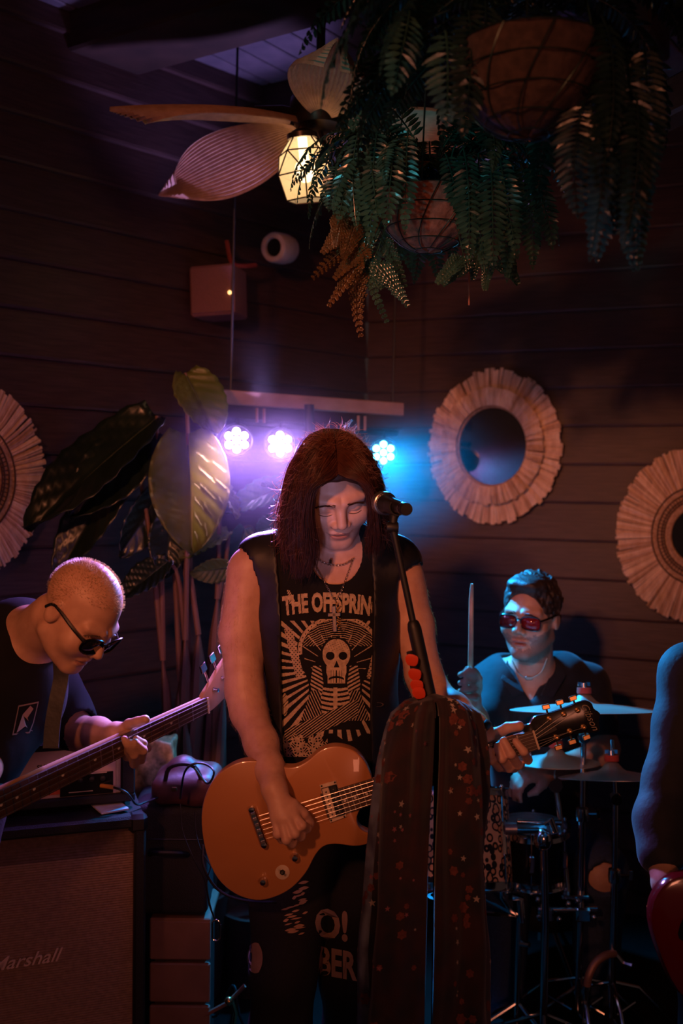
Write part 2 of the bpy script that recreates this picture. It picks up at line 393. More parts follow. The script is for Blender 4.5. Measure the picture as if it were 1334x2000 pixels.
# ---------------------------------------------------------------- things high on the left wall
m_white = M('off white plastic', (.6, .45, .38), None, .45)
m_black = M('black plastic', (.012, .012, .013), (.008, .008, .009), .5)
m_blackg = M('gloss black', (.01, .01, .011), None, .2)
o = thing('security_camera', 'pale round wall camera with a dark lens below the fan lamp', 'camera', P(545, 485, 3.6))
ax = D3(-.45, -.15, .9); m = zframe(P(545, 485, 3.6), ax)
MB().lathe([(0, -.06), (.05, -.06), (.055, -.03), (.055, .03), (.05, .042), (.034, .045), (.032, .03), (0, .03)], 28, m).build('housing', m_white, o, True)
MB().lathe([(0, .034), (.031, .034)], 24, m).build('lens', m_blackg, o, True)
MB().tube([P(548, 485, 3.65), P(552, 478, 3.8), P(555, 470, dL(555)-.02)], .015, 8).build('mount_arm', m_black, o, True)
o = thing('wall_speaker', 'square reddish brown wall box with one small lit indicator', 'speaker', P(415, 568, 3.35))
m = frame(P(417, 568, 3.45), D3(1, .02, .25), V(0, 0, 1)); s = S(46, 3.45)
MB().box((0, .05, 0), (s, .07, s*1.06), m, .008).build('case', M('red brown box', (.30, .13, .11), (.24, .1, .09), .7, scale=8), o)
MB().box((0, -.022, 0), (s*.9, .004, s*.96), m, .003).build('grille', M('red brown cloth', (.27, .12, .1), None, .9, scale=300, bump=.4), o)
MB().sph((s*.86, -.03, -s*.2), .007, 8, m).build('indicator_light', M_glow('amber indicator', (1, .55, .2), 2.5), o, True)
MB().tube([P(420, 560, 3.5), P(418, 560, dL(418)-.02)], .02, 8).build('bracket', m_black, o, True)
o = MB().tube(bez([P(443, 470, 3.5), P(452, 512, 3.5), P(472, 520, 3.5), P(500, 518, 3.55)], 14), .008, 6).build('cable', M('red cable', (.3, .05, .04), None, .5), None, True)
tag(o, 'short curved red cable beside the wall camera', 'cable')
# ---------------------------------------------------------------- batten and stage lights
m_bat = M('bare timber batten', (.45, .27, .2), (.36, .2, .15), .7, scale=20, bump=.3, stretch=(.2, 1, 1))
a, b = P(434, 775, 3.2), P(786, 800, 3.55); m = frame((a+b)/2, b-a, V(0, 0, 1)); L = np.linalg.norm(b-a)/2
o = thing('hanging_batten', 'pale timber batten hung level above the stage lights', 'batten', (a+b)/2)
MB().box((0, 0, 0), (L, .012, .023), m, .003).build('board', m_bat, o)
for s in (-.9, .9): MB().tube([(s*L, .012, .02), (s*L, .012, 3.09-((a+b)/2)[2])], .004, 6, m).build('hanger_rod', m_black, o)
bar = thing('stage_light_bar', 'bar of three glowing round LED stage lights behind the singer', 'stage light', P(600, 1000, 3.45))
a, b = P(440, 822, 3.22), P(775, 846, 3.52)
MB().tube([a, b], .012, 8).build('cross_bar', m_black, bar, True)
for x, yy in ((502, 815), (516, 816), (604, 826), (700, 830), (713, 831)):
    t = (x-440)/335; d = 3.22+.3*t-.02; MB().tube([P(x, yy-18, d), P(x, yy+10, d)], .005, 6).build('clamp_hook', m_bat, bar, True)
MB().tube([P(604, 790, 3.3), P(606, 1700, 3.38), P(606, 2060, 3.4)], .017, 10).build('stand_pole', m_black, bar, True)
for k in range(3):
    an = k*2.1; p0 = P(606, 1850, 3.4); MB().tube([p0, V(p0[0]+.2*math.cos(an), p0[1]+.2*math.sin(an), .01)], .01, 6).build('leg', m_black, bar, True)
cols = [(.72, .45, 1), (.75, .5, 1), (.1, .62, 1)]
for (x, y, d), c in zip(LED, cols):
    p = P(x, y, d); aim = nrm(C0+V(0, 0, -.3)-p); m = zframe(p, aim)
    can = MB().lathe([(0, -.1), (.04, -.1), (.05, -.06), (.052, .0), (.048, .006), (.046, 0), (0, -.004)], 28, m).build('light_can', m_black, bar, True)
    MB().tube([p+V(0, 0, .05), P(x+3, y-40, d+.02)], .006, 6).build('yoke', m_black, bar, True)
    gl = M_glow('LED %.2f' % c[0], c, 38 if c[0] > .5 else 26)
    for k in range(7):
        q = (0, 0) if k == 6 else (.0285*math.sin(k*pi/3), .0285*math.cos(k*pi/3))
        MB().lathe([(0, .0075), (.006, .007), (.0105, .003), (.012, -.003)], 14, m@np.array([[1, 0, 0, q[0]], [0, 1, 0, q[1]], [0, 0, 1, .002], [0, 0, 0, 1]])).build('led_lens', gl, can, True)

# ---------------------------------------------------------------- haze volume added for the bloom round the stage lights
UPZ = V(0, 0, 1); bdir_ = nrm(flat(P(749, 884, 3.45)-P(462, 860, 3.15))); hm = bpy.data.materials.new('bloom haze'); hm.use_nodes = True; hn = hm.node_tree.nodes; hn.remove(hn['Principled BSDF'])
hv = hn.new('ShaderNodeVolumeScatter'); hv.inputs['Color'].default_value = (.9, .9, 1, 1); hv.inputs['Density'].default_value = .09; hv.inputs['Anisotropy'].default_value = .2
hm.node_tree.links.new(hv.outputs[0], hn['Material Output'].inputs['Volume'])
hn_ = hm.node_tree; tc_ = hn.new('ShaderNodeTexCoord'); vm = hn.new('ShaderNodeVectorMath'); vm.operation = 'SUBTRACT'; vm.inputs[1].default_value = (.5, .5, .5)
vl = hn.new('ShaderNodeVectorMath'); vl.operation = 'LENGTH'; mr = hn.new('ShaderNodeMapRange'); mr.interpolation_type = 'SMOOTHSTEP'
mr.inputs['From Min'].default_value = .08; mr.inputs['From Max'].default_value = .49; mr.inputs['To Min'].default_value = .11; mr.inputs['To Max'].default_value = 0
hn_.links.new(tc_.outputs['Generated'], vm.inputs[0]); hn_.links.new(vm.outputs[0], vl.inputs[0]); hn_.links.new(vl.outputs['Value'], mr.inputs['Value']); hn_.links.new(mr.outputs[0], hv.inputs['Density'])
hz = MB().box((0, 0, 0), (.55, .42, .46), frame(P(605, 870, 3.12), bdir_, UPZ)).build('haze', hm); hz['kind'] = 'stuff'; tag(hz, 'thin haze volume added for the bloom round the stage lights', 'haze')
# ---------------------------------------------------------------- people
m_skin = M('fair skin', (.66, .39, .29), (.58, .32, .23), .48, scale=40, bump=.06, sss=.08)
m_skin2 = M('tanned skin', (.58, .33, .22), (.5, .27, .18), .5, scale=40, bump=.06, sss=.08)
m_lip = M('lips', (.42, .19, .15), (.36, .15, .12), .45)
m_stub = M('stubbled skin', (.36, .21, .15), (.22, .13, .10), .6, scale=400)
m_brow = M('brown hair', (.05, .022, .014), (.03, .014, .01), .45)
m_tee = M('black cotton', (.011, .0105, .012), (.008, .008, .009), .9, scale=14, bump=.3, spec=.25)
m_vest = M('black leather vest', (.014, .013, .015), (.009, .009, .01), .5, scale=25, bump=.4)
m_jean = M('black denim', (.013, .012, .013), (.008, .008, .009), .85, scale=200, bump=.3)
m_boot = M('black boot leather', (.012, .011, .011), None, .4)
m_chrome = M('chrome', (.75, .73, .72), (.68, .66, .65), .13, 1.0, scale=5)
m_silver = M('dull silver', (.6, .5, .42), (.45, .38, .32), .3, 1.0, scale=60)
class Head:
    def __init__(s, c, f, u, sc=1., wide=1., blink=True):
        s.c = np.asarray(c); s.sc = sc; s.wide = wide; s.blink = blink
        f = nrm(f); u = nrm(u-f*np.dot(u, f)); s.R = np.stack([np.cross(-f, u), -f, u], 1)   # local x, y (back), z (up)
    def loc(s, p): return ((p-s.c)@s.R)/s.sc/V(s.wide, 1, 1)
    def wld(s, q): return s.c+(np.asarray(q, float)*V(s.wide, 1, 1)*s.sc)@s.R.T
    def sdf(s, p):
        q = s.loc(p); a = q.copy(); a[:, 0] = np.abs(a[:, 0])
        d = ell(q, (0, .018, .032), (.075, .095, .086))
        d = smin(d, ell(q, (0, -.024, -.034), (.064, .064, .08)), .03)
        d = smin(d, cap(a, (.047, .012, -.062), (.014, -.066, -.098), .024, .018), .03)
        d = smin(d, ell(q, (0, -.075, -.1), (.018, .014, .014)), .018)
        d = smin(d, cap(a, (.012, -.083, .02), (.046, -.066, .022), .010, .009), .018)
        d = smin(d, ell(a, (.04, -.058, -.03), (.026, .024, .024)), .03)
        d = smax(d, -ell(a, (.031, -.101, .002), (.019, .020, .012)), .018)
        d = smin(d, ell(a, (.031, -.068, .0), (.0155, .0145, .0145)), .004)
        if s.blink: d = smax(d, -ell(a, (.031, -.086, -.0075), (.014, .009, .0012)), .003)
        d = smin(d, cap(q, (0, -.083, .014), (0, -.105, -.026), .0075, .0105), .014)
        d = smin(d, ell(a, (.0125, -.093, -.034), (.0085, .011, .008)), .007)
        d = smax(d, -ell(a, (.0065, -.099, -.0425), (.004, .006, .004)), .003)
        d = smin(d, ell(q, (0, -.083, -.0605), (.023, .011, .0062)), .009)
        d = smin(d, ell(q, (0, -.082, -.0735), (.019, .011, .0075)), .008)
        d = smax(d, -ell(q, (0, -.094, -.0668), (.025, .014, .0014)), .003)
        e = ell(a-V(.076, .014, -.006), (0, 0, 0), (.009, .02, .031)); e = smax(e, -ell(a, (.087, .012, .0), (.006, .012, .019)), .005)
        return smin(d, e, .008)*s.sc*.9
    def masks(s, p):
        q = s.loc(p)
        lip = (np.abs(q[:, 0]) < .024) & (q[:, 1] < -.072) & (q[:, 2] > -.081) & (q[:, 2] < -.0545-.004*(np.abs(q[:, 0]) < .004)) & (ell(q, (0, -.083, -.0668), (.023, .03, .0105)) < 0)
        g = np.sin(q[:, 0]*310+np.sin(q[:, 2]*420))*.004
        beard = (q[:, 2] < -.045+g+.35*np.maximum(0, np.abs(q[:, 0])-.035)) & (q[:, 2] > -.14) & (q[:, 1] < .03) & ~lip & (np.abs(q[:, 0]) < .08) & ((q[:, 2] < -.084+g) | (np.abs(q[:, 0]) > .03+g) | (q[:, 2] > -.055) & (q[:, 1] < -.07) & (q[:, 2] < -.046))
        inside = (np.abs(q) < V(.1, .13, .14)).all(1)
        return lip & inside, beard & inside
    def brows(s, mat, parent, th=1.):
        b = MB(); g = random.Random(3)
        for sg in (-1, 1):
            for i in range(70):
                t = g.random(); x = sg*(.013+.037*t); z = .021+.004*math.sin(t*2.4)-.016*t+g.uniform(-.0035, .0035)*(1-.5*t)
                p0 = V(x, -.1, z); p = s.wld(np.array([p0])); hit = trace(s.sdf, p, s.R@V(0, 1, 0), 30)[0]
                dr = s.R@nrm(V(sg*.8, -.1, .5-.9*t)); b.tube([hit-dr*.001, hit+dr*.006*s.sc+s.R@V(0, -.002, 0)], [.0008*th, .0003], 4)
        return b.build('eyebrows', mat, parent, False, 'stuff')
def hairs(name, strands, mat, parent, r=.0006):
    vs = []; fs = []; n = 0; k = 3
    for pts in strands:
        pts = np.asarray(pts); m = len(pts); t = np.gradient(pts, axis=0); t /= np.linalg.norm(t, axis=1)[:, None]+1e-9
        u = np.cross(t, V(.31, .9, .2)); u /= np.linalg.norm(u, axis=1)[:, None]+1e-9; w_ = np.cross(t, u); rr = r*np.linspace(1, .45, m)[:, None]
        ring = np.stack([pts+rr*(math.cos(2*pi*j/k)*u+math.sin(2*pi*j/k)*w_) for j in range(k)], 1).reshape(-1, 3); vs.append(ring)
        i = np.arange(m-1)[:, None]*k; j = np.arange(k)[None]; jn = (j+1) % k
        fs.append(np.stack([i+j, i+jn, i+k+jn, i+k+j], -1).reshape(-1, 4)+n); n += m*k
    return mesh(name, np.concatenate(vs), np.concatenate(fs), mat, parent, True)
def finger(p, pts, r, k=.004): return chain(p, [P(*q) for q in pts], np.linspace(r, r*.82, len(pts)), k)
def hand_at(p, w_, fwd, back, thumb, curl, sc=1., k=.007):     # wrist, to fingers, back of hand, thumb side
    fwd = nrm(fwd); back = nrm(back-fwd*np.dot(back, fwd)); th = nrm(np.cross(fwd, back)); th = th if np.dot(th, thumb) > 0 else -th
    q = np.stack([(p-w_)@fwd, (p-w_)@th, (p-w_)@back], 1)/sc
    kn = [V(.088, .028, 0), V(.091, .009, .004), V(.086, -.01, .003), V(.077, -.027, -.002)]
    d = cap(q, (0, .008, 0), (.05, .012, 0), .024, .022); d = smin(d, cap(q, (0, -.008, 0), (.05, -.014, 0), .022, .02), .01)
    for c in kn: d = smin(d, cap(q, (.03, c[1]*.7, 0), c, .016, .0115), .012)
    for i, (c, l) in enumerate(zip(kn, (.074, .083, .077, .06))):
        a = 0; pt = [c]
        for f_, cu in zip((.44, .32, .24), curl[i]):
            a += cu; pt.append(pt[-1]+l*f_*V(math.cos(a), 0, -math.sin(a)))
        d = smin(d, chain(q, pt, [.0105, .0098, .009, .0075], .004), k*.7)
    t = [V(.015, .022, -.008), V(.045, .043, -.02), V(.072, .046, -.032), V(.09, .036, -.042)]
    if len(curl) > 4: t = curl[4]
    return smin(d, chain(q, t, [.018, .0135, .0115, .009], .006), k)*sc
def rbox(p, c, h, r, m3=None):
    q = p-np.asarray(c); q = q@m3 if m3 is not None else q
    q = np.abs(q)-np.asarray(h); return np.linalg.norm(np.maximum(q, 0), axis=1)+np.minimum(q.max(1), 0)-r
AX = np.stack([CR, CF, CU], 1)      # columns: right, away, up

# ---- the singer
def build_singer():
    root = thing('person', 'long haired singer in a black sleeveless tee playing guitar at the microphone', 'person', V(*P(640, 1500, 2.42)[:2], 0))
    H = Head(P(651, 955, 2.34), D3(.2, -.6, .77), D3(.03, .785, .62), 1.02, 1.08)
    LA = [(487, 1112, 2.42), (471, 1237, 2.40), (478, 1350, 2.37), (486, 1390, 2.35), (510, 1451, 2.27), (526, 1500, 2.2), (536, 1542, 2.145)]
    LR = [.053, .0505, .044, .042, .037, .031, .027]
    RA = [(788, 1132, 2.42), (808, 1222, 2.42), (828, 1318, 2.40), (842, 1352, 2.38), (885, 1388, 2.30), (920, 1418, 2.25), (950, 1447, 2.215)]
    RR = [.052, .047, .043, .042, .040, .033, .028]
    hips = [P(588, 1610, 2.44), P(702, 1610, 2.46)]; knees = [P(552, 1900, 2.38), P(686, 1905, 2.44)]; feet = [P(538, 2205, 2.46), P(700, 2205, 2.5)]
    for f_ in feet: f_[2] = .09
    def torso(p):
        d = ell(p, P(641, 1205, 2.43), (.172, .11, .19)); d = smin(d, ell(p, P(645, 1400, 2.44), (.15, .105, .2)), .08)
        d = smin(d, ell(p, P(645, 1560, 2.45), (.165, .11, .13)), .06)
        d = smin(d, cap(p, P(512, 1097, 2.43), P(770, 1106, 2.43), .05), .05)
        d = smin(d, cap(p, P(560, 1092, 2.44), P(645, 1050, 2.43), .045), .04); return smin(d, cap(p, P(755, 1096, 2.44), P(670, 1052, 2.43), .045), .04)
    def arms(p):
        d = np.minimum(chain(p, [P(*q) for q in LA], LR, .02), chain(p, [P(*q) for q in RA], RR, .02)); return d
    def hands(p):
        kn = [(573, 1590, 2.115), (562, 1598, 2.108), (550, 1600, 2.108), (538, 1597, 2.115)]
        d = None
        for c in kn:
            e = cap(p, P(*LA[-1]), P(*c), .020, .0125); d = e if d is None else smin(d, e, .012)
        for a, b, c in (((590, 1612, 2.1), (600, 1618, 2.125), (604, 1612, 2.15)), ((576, 1628, 2.092), (588, 1634, 2.115), (592, 1628, 2.145)), ((559, 1640, 2.09), (571, 1648, 2.11), (577, 1642, 2.14)), ((541, 1630, 2.1), (550, 1640, 2.12), (557, 1636, 2.145))):
            pass
        fs = [((590, 1612, 2.1), (600, 1618, 2.125), (604, 1612, 2.15)), ((576, 1628, 2.092), (588, 1634, 2.115), (592, 1628, 2.145)), ((559, 1640, 2.09), (571, 1648, 2.11), (577, 1642, 2.14)), ((541, 1630, 2.1), (550, 1640, 2.12), (557, 1636, 2.145))]
        for c, f_, r in zip(kn, fs, (.0105, .0108, .0103, .009)): d = smin(d, finger(p, (c,)+f_, r), .005)
        d = smin(d, finger(p, ((548, 1562, 2.13), (572, 1572, 2.125), (592, 1590, 2.13), (604, 1606, 2.145)), .0135), .008)
        e = cap(p, P(952, 1450, 2.235), P(1000, 1486, 2.245), .026, .02); e = smin(e, cap(p, P(955, 1448, 2.225), P(1022, 1470, 2.25), .024, .017), .012)
        for f_, r in ((((992, 1500, 2.235), (975, 1499, 2.195), (961, 1486, 2.158), (957, 1466, 2.165)), .0098), (((1004, 1500, 2.235), (994, 1500, 2.19), (980, 1482, 2.152), (972, 1457, 2.163)), .0108), (((1016, 1492, 2.24), (1012, 1494, 2.19), (998, 1473, 2.148), (984, 1447, 2.162)), .011), (((1030, 1478, 2.24), (1031, 1484, 2.19), (1023, 1468, 2.15), (1008, 1449, 2.162)), .0105)):
            e = smin(e, finger(p, f_, r), .005)
        e = smin(e, finger(p, ((956, 1446, 2.225), (972, 1432, 2.215), (992, 1421, 2.195), (1014, 1418, 2.178)), .0135), .008)
        return np.minimum(d, e)
    def legs(p, g=0.):
        d = None
        for h_, k_, f_ in zip(hips, knees, feet):
            e = chain(p, [h_, (h_+k_)/2, k_, k_*.55+f_*.45, f_], [.088+g, .078+g, .057+g, .056+g, .04+g*1.6], .03); d = e if d is None else np.minimum(d, e)
        return d
    neck = lambda p: cap(p, P(655, 1100, 2.43), H.wld((0, .03, -.05)), .066, .056)
    def body(p):
        d = smin(torso(p), arms(p), .03); d = smin(d, neck(p), .03); d = smin(d, H.sdf(p), .012); d = smin(d, hands(p), .012)
        return smin(d, legs(p), .03)
    lo, hi = bbox([P(*q) for q in LA+RA]+[H.c, P(640, 1620, 2.45)], .13)
    l2, h2 = bbox(hips+knees+feet, .12)
    o = sdf_obj('body', body, [(l2, V(h2[0], h2[1], lo[2]+.05), .011), (lo, hi, .0065), (H.c-V(.12, .15, .16), H.c+V(.12, .14, .15), .0022),
        (*bbox([P(525, 1535, 2.15), P(615, 1655, 2.1)], .025), .0026), (*bbox([P(945, 1405, 2.24), P(1042, 1510, 2.16)], .025), .0026)], [m_skin, m_lip, m_stub], root)
    o.name = 'body'
    def pf(c):
        lip, beard = H.masks(c); return np.where(lip, 1, 0)
    paint(o, pf); H.brows(m_brow, root, 1.)
    for sg in (-1, 1):
        pts = trace(H.sdf, H.wld(np.array([(sg*x, -.11, -.0085-.004*math.sin((x-.016)/.03*pi)) for x in np.linspace(.017, .046, 12)])), H.R@V(0, 1, 0), 40)
        MB().tube(pts-(H.R@V(0, .0006, 0)), [.0004]+[.0008]*10+[.0004], 5).build('eyelashes', m_brow, root, True)
    # tee shirt
    wv = waves(5, 22, 10, (1, 1, .45)); wv2 = waves(9, 9, 6)
    def tshape(p, g): return torso(p)-g-.0022*wv(p)-.003*wv2(p)
    def tee(p):
        d = smin(tshape(p, .012), cap(p, P(470, 1100, 2.42), P(520, 1095, 2.43), .045), .03)*1.
        d = tshape(p, .012); d = smax(d, -(torso(p)+.0), .004); d = smax(d, -ell(p, P(656, 1078, 2.36), (.062, .16, .075)), .006)
        z = p@CU-P(640, 1600, 2.4)@CU; z = -z; z = -z; d = smax(d, -z, .004); return smax(d, -(arms(p)-.004), .004)
    tb = bbox([P(455, 1030, 2.43), P(825, 1600, 2.43)], .03); tb = (tb[0]-V(0, .13, 0), tb[1]+V(0, .13, 0))
    tee_o = sdf_obj('tee_shirt', tee, [(*tb, .0055)], m_tee, root)
    teef = lambda p: tshape(p, .012)
    xa = P(548, 1300, 2.3)@CR; xb = P(727, 1300, 2.3)@CR; yb = P(640, 1300, 2.45)@CF
    wv3 = waves(12, 9, 8, (1, 1, .6))
    def vest(p):
        d = torso(p)-.022-.0028*wv3(p); d = smax(d, -(torso(p)-.008), .003)
        x = p@CR; zz = (p@CU-P(640, 1300, 2.3)@CU); flare = .012*np.sin(zz*14)
        gap = np.maximum(np.maximum(xa-.10*np.clip(zz, -.1, .3)*.4+flare*.3-x, x-(xb+flare*.3)), p@CF-yb); d = smax(d, -gap, .004)
        d = smax(d, -ell(p, P(656, 1060, 2.38), (.085, .14, .085)), .006); d = smax(d, -(p@CU-P(640, 1590, 2.4)@CU), .004)
        return smax(d, -(arms(p)-.006), .005)
    vo = sdf_obj('vest', vest, [(*tb, .0055)], m_vest, root)
    pin = ptrace(vest, [(738, 1376)])[0][0]; b = MB(); mm = frame(pin-CF*.001, CR, -CF)
    b.lathe([(.008*1+.0012*math.cos(a), .0012*math.sin(a)) for a in np.linspace(0, 6.28, 7)[:-1]], 16, mm@np.diag([1.5, .6, 1, 1]), True).build('pin', m_silver, vo, True)
    # jeans, boots
    wj = waves(21, 26, 8, (1, 1, .6))
    def jeans(p):
        d = smin(legs(p, .02), ell(p, P(645, 1600, 2.45), (.172, .118, .13)), .03)-.003*wj(p)
        return smax(d, p@CU-P(640, 1500, 2.4)@CU, .004)
    jl, jh = bbox(hips+knees+feet, .14); jo = sdf_obj('jeans', jeans, [(V(jl[0], jl[1], .06), V(jh[0], jh[1], P(640, 1490, 2.4)[2]), .0085)], m_jean, root)
    def boots(p):
        d = None
        for f_ in feet:
            e = smin(cap(p, f_+V(0, 0, .06), f_-V(0, 0, .02), .05, .045), cap(p, f_+V(0, .02, -.045), f_+V(.0, -.15, -.05), .042, .04), .02); d = e if d is None else np.minimum(d, e)
        return smax(d, .002-p[:, 2], .003)
    for ft in feet:
        bl, bh = bbox([ft], .11); sdf_obj('boot', boots, [(V(bl[0], bl[1]-.15, -.01), bh, .009)], m_boot, root)
    # fine arm hair that catches the back light
    me = o.data; co = np.empty(len(me.vertices)*3); me.vertices.foreach_get('co', co); co = co.reshape(-1, 3); no = np.array([v_.normal[:] for v_ in me.vertices])
    ix = np.nonzero((np.abs(arms(co)) < .012) & (torso(co) > .03) & (co[:, 2] > 1.0))[0]; gh = np.random.default_rng(2); ix = gh.choice(ix, 3600); dn = np.array([0, 0, -1.])
    hairs('arm_hair', [[co[k]-no[k]*.0005, co[k]+no[k]*.002+dn*.001, co[k]+nrm(no[k]*.7+dn+gh.normal(size=3)*.35)*gh.uniform(.004, .0085)] for k in ix], M_leaf('pale arm hair', (.5, .36, .28), (.4, .28, .2), 60, .35, .6), root, .00022)['kind'] = 'stuff'
    # patch, lettering and rips on the jeans
    m_patch = M('faded patch', (.42, .25, .17), (.33, .19, .13), .9); m_let = M('pale print', (.48, .3, .25), (.4, .25, .2), .9)
    def decal(name, v, f, off, mat, sd, parent, lift=.0015):
        hit, dr = ptrace(sd, v); hit = hit-dr*lift; return mesh(name, hit, f, mat, parent, False)
    t = np.linspace(0, 2*pi, 33)[:-1]; rr = [0, .35, .7, 1]
    v = [(500, 1871)]+[(499+18.5*r*math.cos(a)*(1-.25*(math.cos(a) > .55)), 1871+30*r*math.sin(a)) for r in rr[1:] for a in t]
    f = [(0, 1+(j+1) % 32, 1+j) for j in range(32)]+[(1+i*32+j, 1+i*32+(j+1) % 32, 33+i*32+(j+1) % 32, 33+i*32+j) for i in range(2) for j in range(32)]
    decal('round_patch', v, f, 0, m_patch, jeans, jo)
    for s_, x, y, sz, sx in (('O!', 655, 1834, 78, .78), ('BER', 655, 1907, 74, .60)):
        v, f = text_mesh(s_, 1, 0, 0, .035); x0 = v[:, 0].mean()
        decal('leg_lettering', [(x+4+(q[0]-x0)*sz*sx, y-q[1]*sz+(q[0]-x0)*8) for q in v], f, 0, m_let, jeans, jo)
    g = random.Random(4)
    for i in range(30):
        x = g.uniform(556, 596); y = 1718+i*3.7; L = g.uniform(8, 24); h = g.uniform(1.2, 3.6); n = 6
        up = [(x+L*(k/n-.5), y-4*(k/n)-h*math.sin(pi*k/n)) for k in range(n+1)]; dn = [(a, b+2*h*math.sin(pi*k/n)+.3) for k, (a, b) in enumerate(up)]
        decal('denim_rip', up+dn, [(k, k+1, n+2+k, n+1+k) for k in range(n)], 0, m_skin2, jeans, jo, .0008)
    # printed graphic on the tee
    def printmask(x, y):
        m = np.zeros(x.shape, bool); cx, cy = 656, 1305
        an = np.arctan2(y-cy, x-cx); rad = np.hypot(x-cx, y-cy); fr = (x > 549+.03*(1480-y)*0) & (x < 723) & (y > 1212) & (y < 1476)
        n = 46; ph = (an/(2*pi)*n+.15) % 1; rays = fr & (ph < .42+.06*np.sin(an*9)) & (rad > 60) & (y < 1440-8*np.sin(x*.09))
        m |= rays
        E = lambda a, b, c, d: ((x-a)/c)**2+((y-b)/d)**2
        hat = E(662, 1268, 72, 58) < 1; band = (E(662, 1268, 80, 66) < 1) & (y < 1262+.22*np.abs(x-662)); m &= ~(E(662, 1272, 83, 70) < 1)
        m |= band & ~hat & ~((np.sin(x*.55)*np.sin(y*.6+x*.2) > .72))
        hatch = (E(662, 1268, 71, 57) < 1) & (np.sin((np.hypot(x-662, y-1330))*1.5+np.sin(an*20)*.8) > .55) & (np.abs(an+1.57) < 1.15) & (y < 1262); m |= hatch
        m |= (E(662, 1268, 71, 57) < 1) & ((((an/(2*pi))*22) % 1) < .09) & (rad > 42) & (y > 1240)
        skull = (E(657, 1278, 27, 30) < 1) | (E(657, 1308, 20, 24) < 1) | ((np.abs(x-657) < 17) & (np.abs(y-1325) < 18)); face = skull.copy()
        for ex in (645, 670): face &= ~(E(ex, 1281, 8.5, 8) < 1)
        face &= ~((np.abs(x-657.5) < (y-1290)*.42) & (y > 1291) & (y < 1304)); face &= ~((np.abs(y-1322-.02*(x-657)**2) < 2.1) & (np.abs(x-657) < 15))
        face &= ~((y > 1309) & (y < 1334) & ((np.abs(x-657) % 5) < .9) & (np.abs(x-657) < 14)); face &= ~((np.sin(x*.9+y*.35)*np.sin(y*.8-x*.3) > .8) & (y < 1272))
        m &= ~(E(657, 1292, 34, 50) < 1) | (rad > 60); m |= face
        body_ = (np.abs(x-655) < 29-.05*(y-1345)) & (y > 1343) & (y < 1402); m &= ~((np.abs(x-655) < 52) & (y > 1335) & (y < 1425))
        ribs = body_ & (((y-1345+.006*(x-655)**2) % 9.3) < 5.4) & (np.abs(x-655) > 2.5); m |= ribs | (body_ & (np.abs(x-655) < 4))
        for sg in (-1, 1):      # arms and coat
            ax_ = (x-655)*sg; arm = (np.abs((ax_-36)-.0*(y-1330)) < 13-.15*np.abs(y-1335)) & (y > 1300) & (y < 1358)
            m &= ~arm; m |= arm & (((y*.9+ax_*.5) % 7) < 3.6)
            up = (np.abs(ax_-82+.25*(y-1270)) < 8) & (y > 1228) & (y < 1322); m &= ~up; m |= up & (np.sin(y*.8)*np.sin(x*.9) < .55)
            coat = (ax_ > 30-.05*(y-1340)) & (ax_ < 46+.35*(y-1345)) & (y > 1348) & (y < 1408); m &= ~coat; m |= coat & (((ax_*1.2+y*.55) % 6.5) < 2.2)
        leg = (np.abs((y-1412)+.42*(x-628)) < 17) & (x > 556) & (x < 700); m &= ~leg; m |= leg & (((y*1.1+x*.8) % 6) < 2.4)
        m |= (E(556, 1376, 7, 22) < 1) & (np.sin(y*.9+x) < .6)
        crowd = (y > 1440+7*np.sin(x*.16)+5*np.sin(x*.37)) & (y < 1478) & (x > 546) & (x < 640); m &= ~crowd
        m |= crowd & (np.sin(x*.62+2*np.sin(y*.3))*np.sin(y*.66+1.6*np.sin(x*.4)) < .35)
        return m
    x0, x1, y0, y1, st = 543, 727, 1150, 1484, .8
    nx = int((x1-x0)/st); ny = int((y1-y0)/st); gx, gy = np.meshgrid(x0+st*(np.arange(nx)+.5), y0+st*(np.arange(ny)+.5)); mk = printmask(gx, gy)
    v, f = text_mesh('THE OFFSPRING', 1, 0, 0, .045); v = v.copy(); wd = v[:, 0].max()-v[:, 0].min(); u = (v[:, 0]-v[:, 0].min())/wd
    lx = 553+u*190; ly = 1198-v[:, 1]*52*(.95+.0*u)+10*(2*u-.9)**2-5
    lx = lx+(ly-1190)*-.10*(2*u-1)
    mk &= ~((gy < 1209) & (gy > 1150)) | False
    lm = np.zeros(mk.shape, bool)
    for q in f:
        for k in range(1, len(q)-1):
            t_ = [q[0], q[k], q[k+1]]; ax_, ay_ = lx[t_], ly[t_]
            i0, i1 = int((ax_.min()-x0)/st)-1, int((ax_.max()-x0)/st)+2; j0, j1 = int((ay_.min()-y0)/st)-1, int((ay_.max()-y0)/st)+2
            i0, j0 = max(i0, 0), max(j0, 0)
            if i1 <= i0 or j1 <= j0: continue
            X = gx[j0:j1, i0:i1]; Y = gy[j0:j1, i0:i1]
            e = [(ax_[(a+1) % 3]-ax_[a])*(Y-ay_[a])-(ay_[(a+1) % 3]-ay_[a])*(X-ax_[a]) for a in range(3)]
            lm[j0:j1, i0:i1] |= ((e[0] >= 0) & (e[1] >= 0) & (e[2] >= 0)) | ((e[0] <= 0) & (e[1] <= 0) & (e[2] <= 0))
    spike = (np.abs(gx-(562+.35*(gy-1150))) < 2+.16*(gy-1150)) & (gy > 1152) & (gy < 1180) & (np.sin(gx*1.4+gy) < .5)
    mk |= lm | spike
    hx, hy = np.meshgrid(x0+st*np.arange(nx+1), y0+st*np.arange(ny+1))
    hit, dr = ptrace(teef, np.stack([hx.ravel(), hy.ravel()], 1), 2.1, 22); hit = hit-dr*.0012
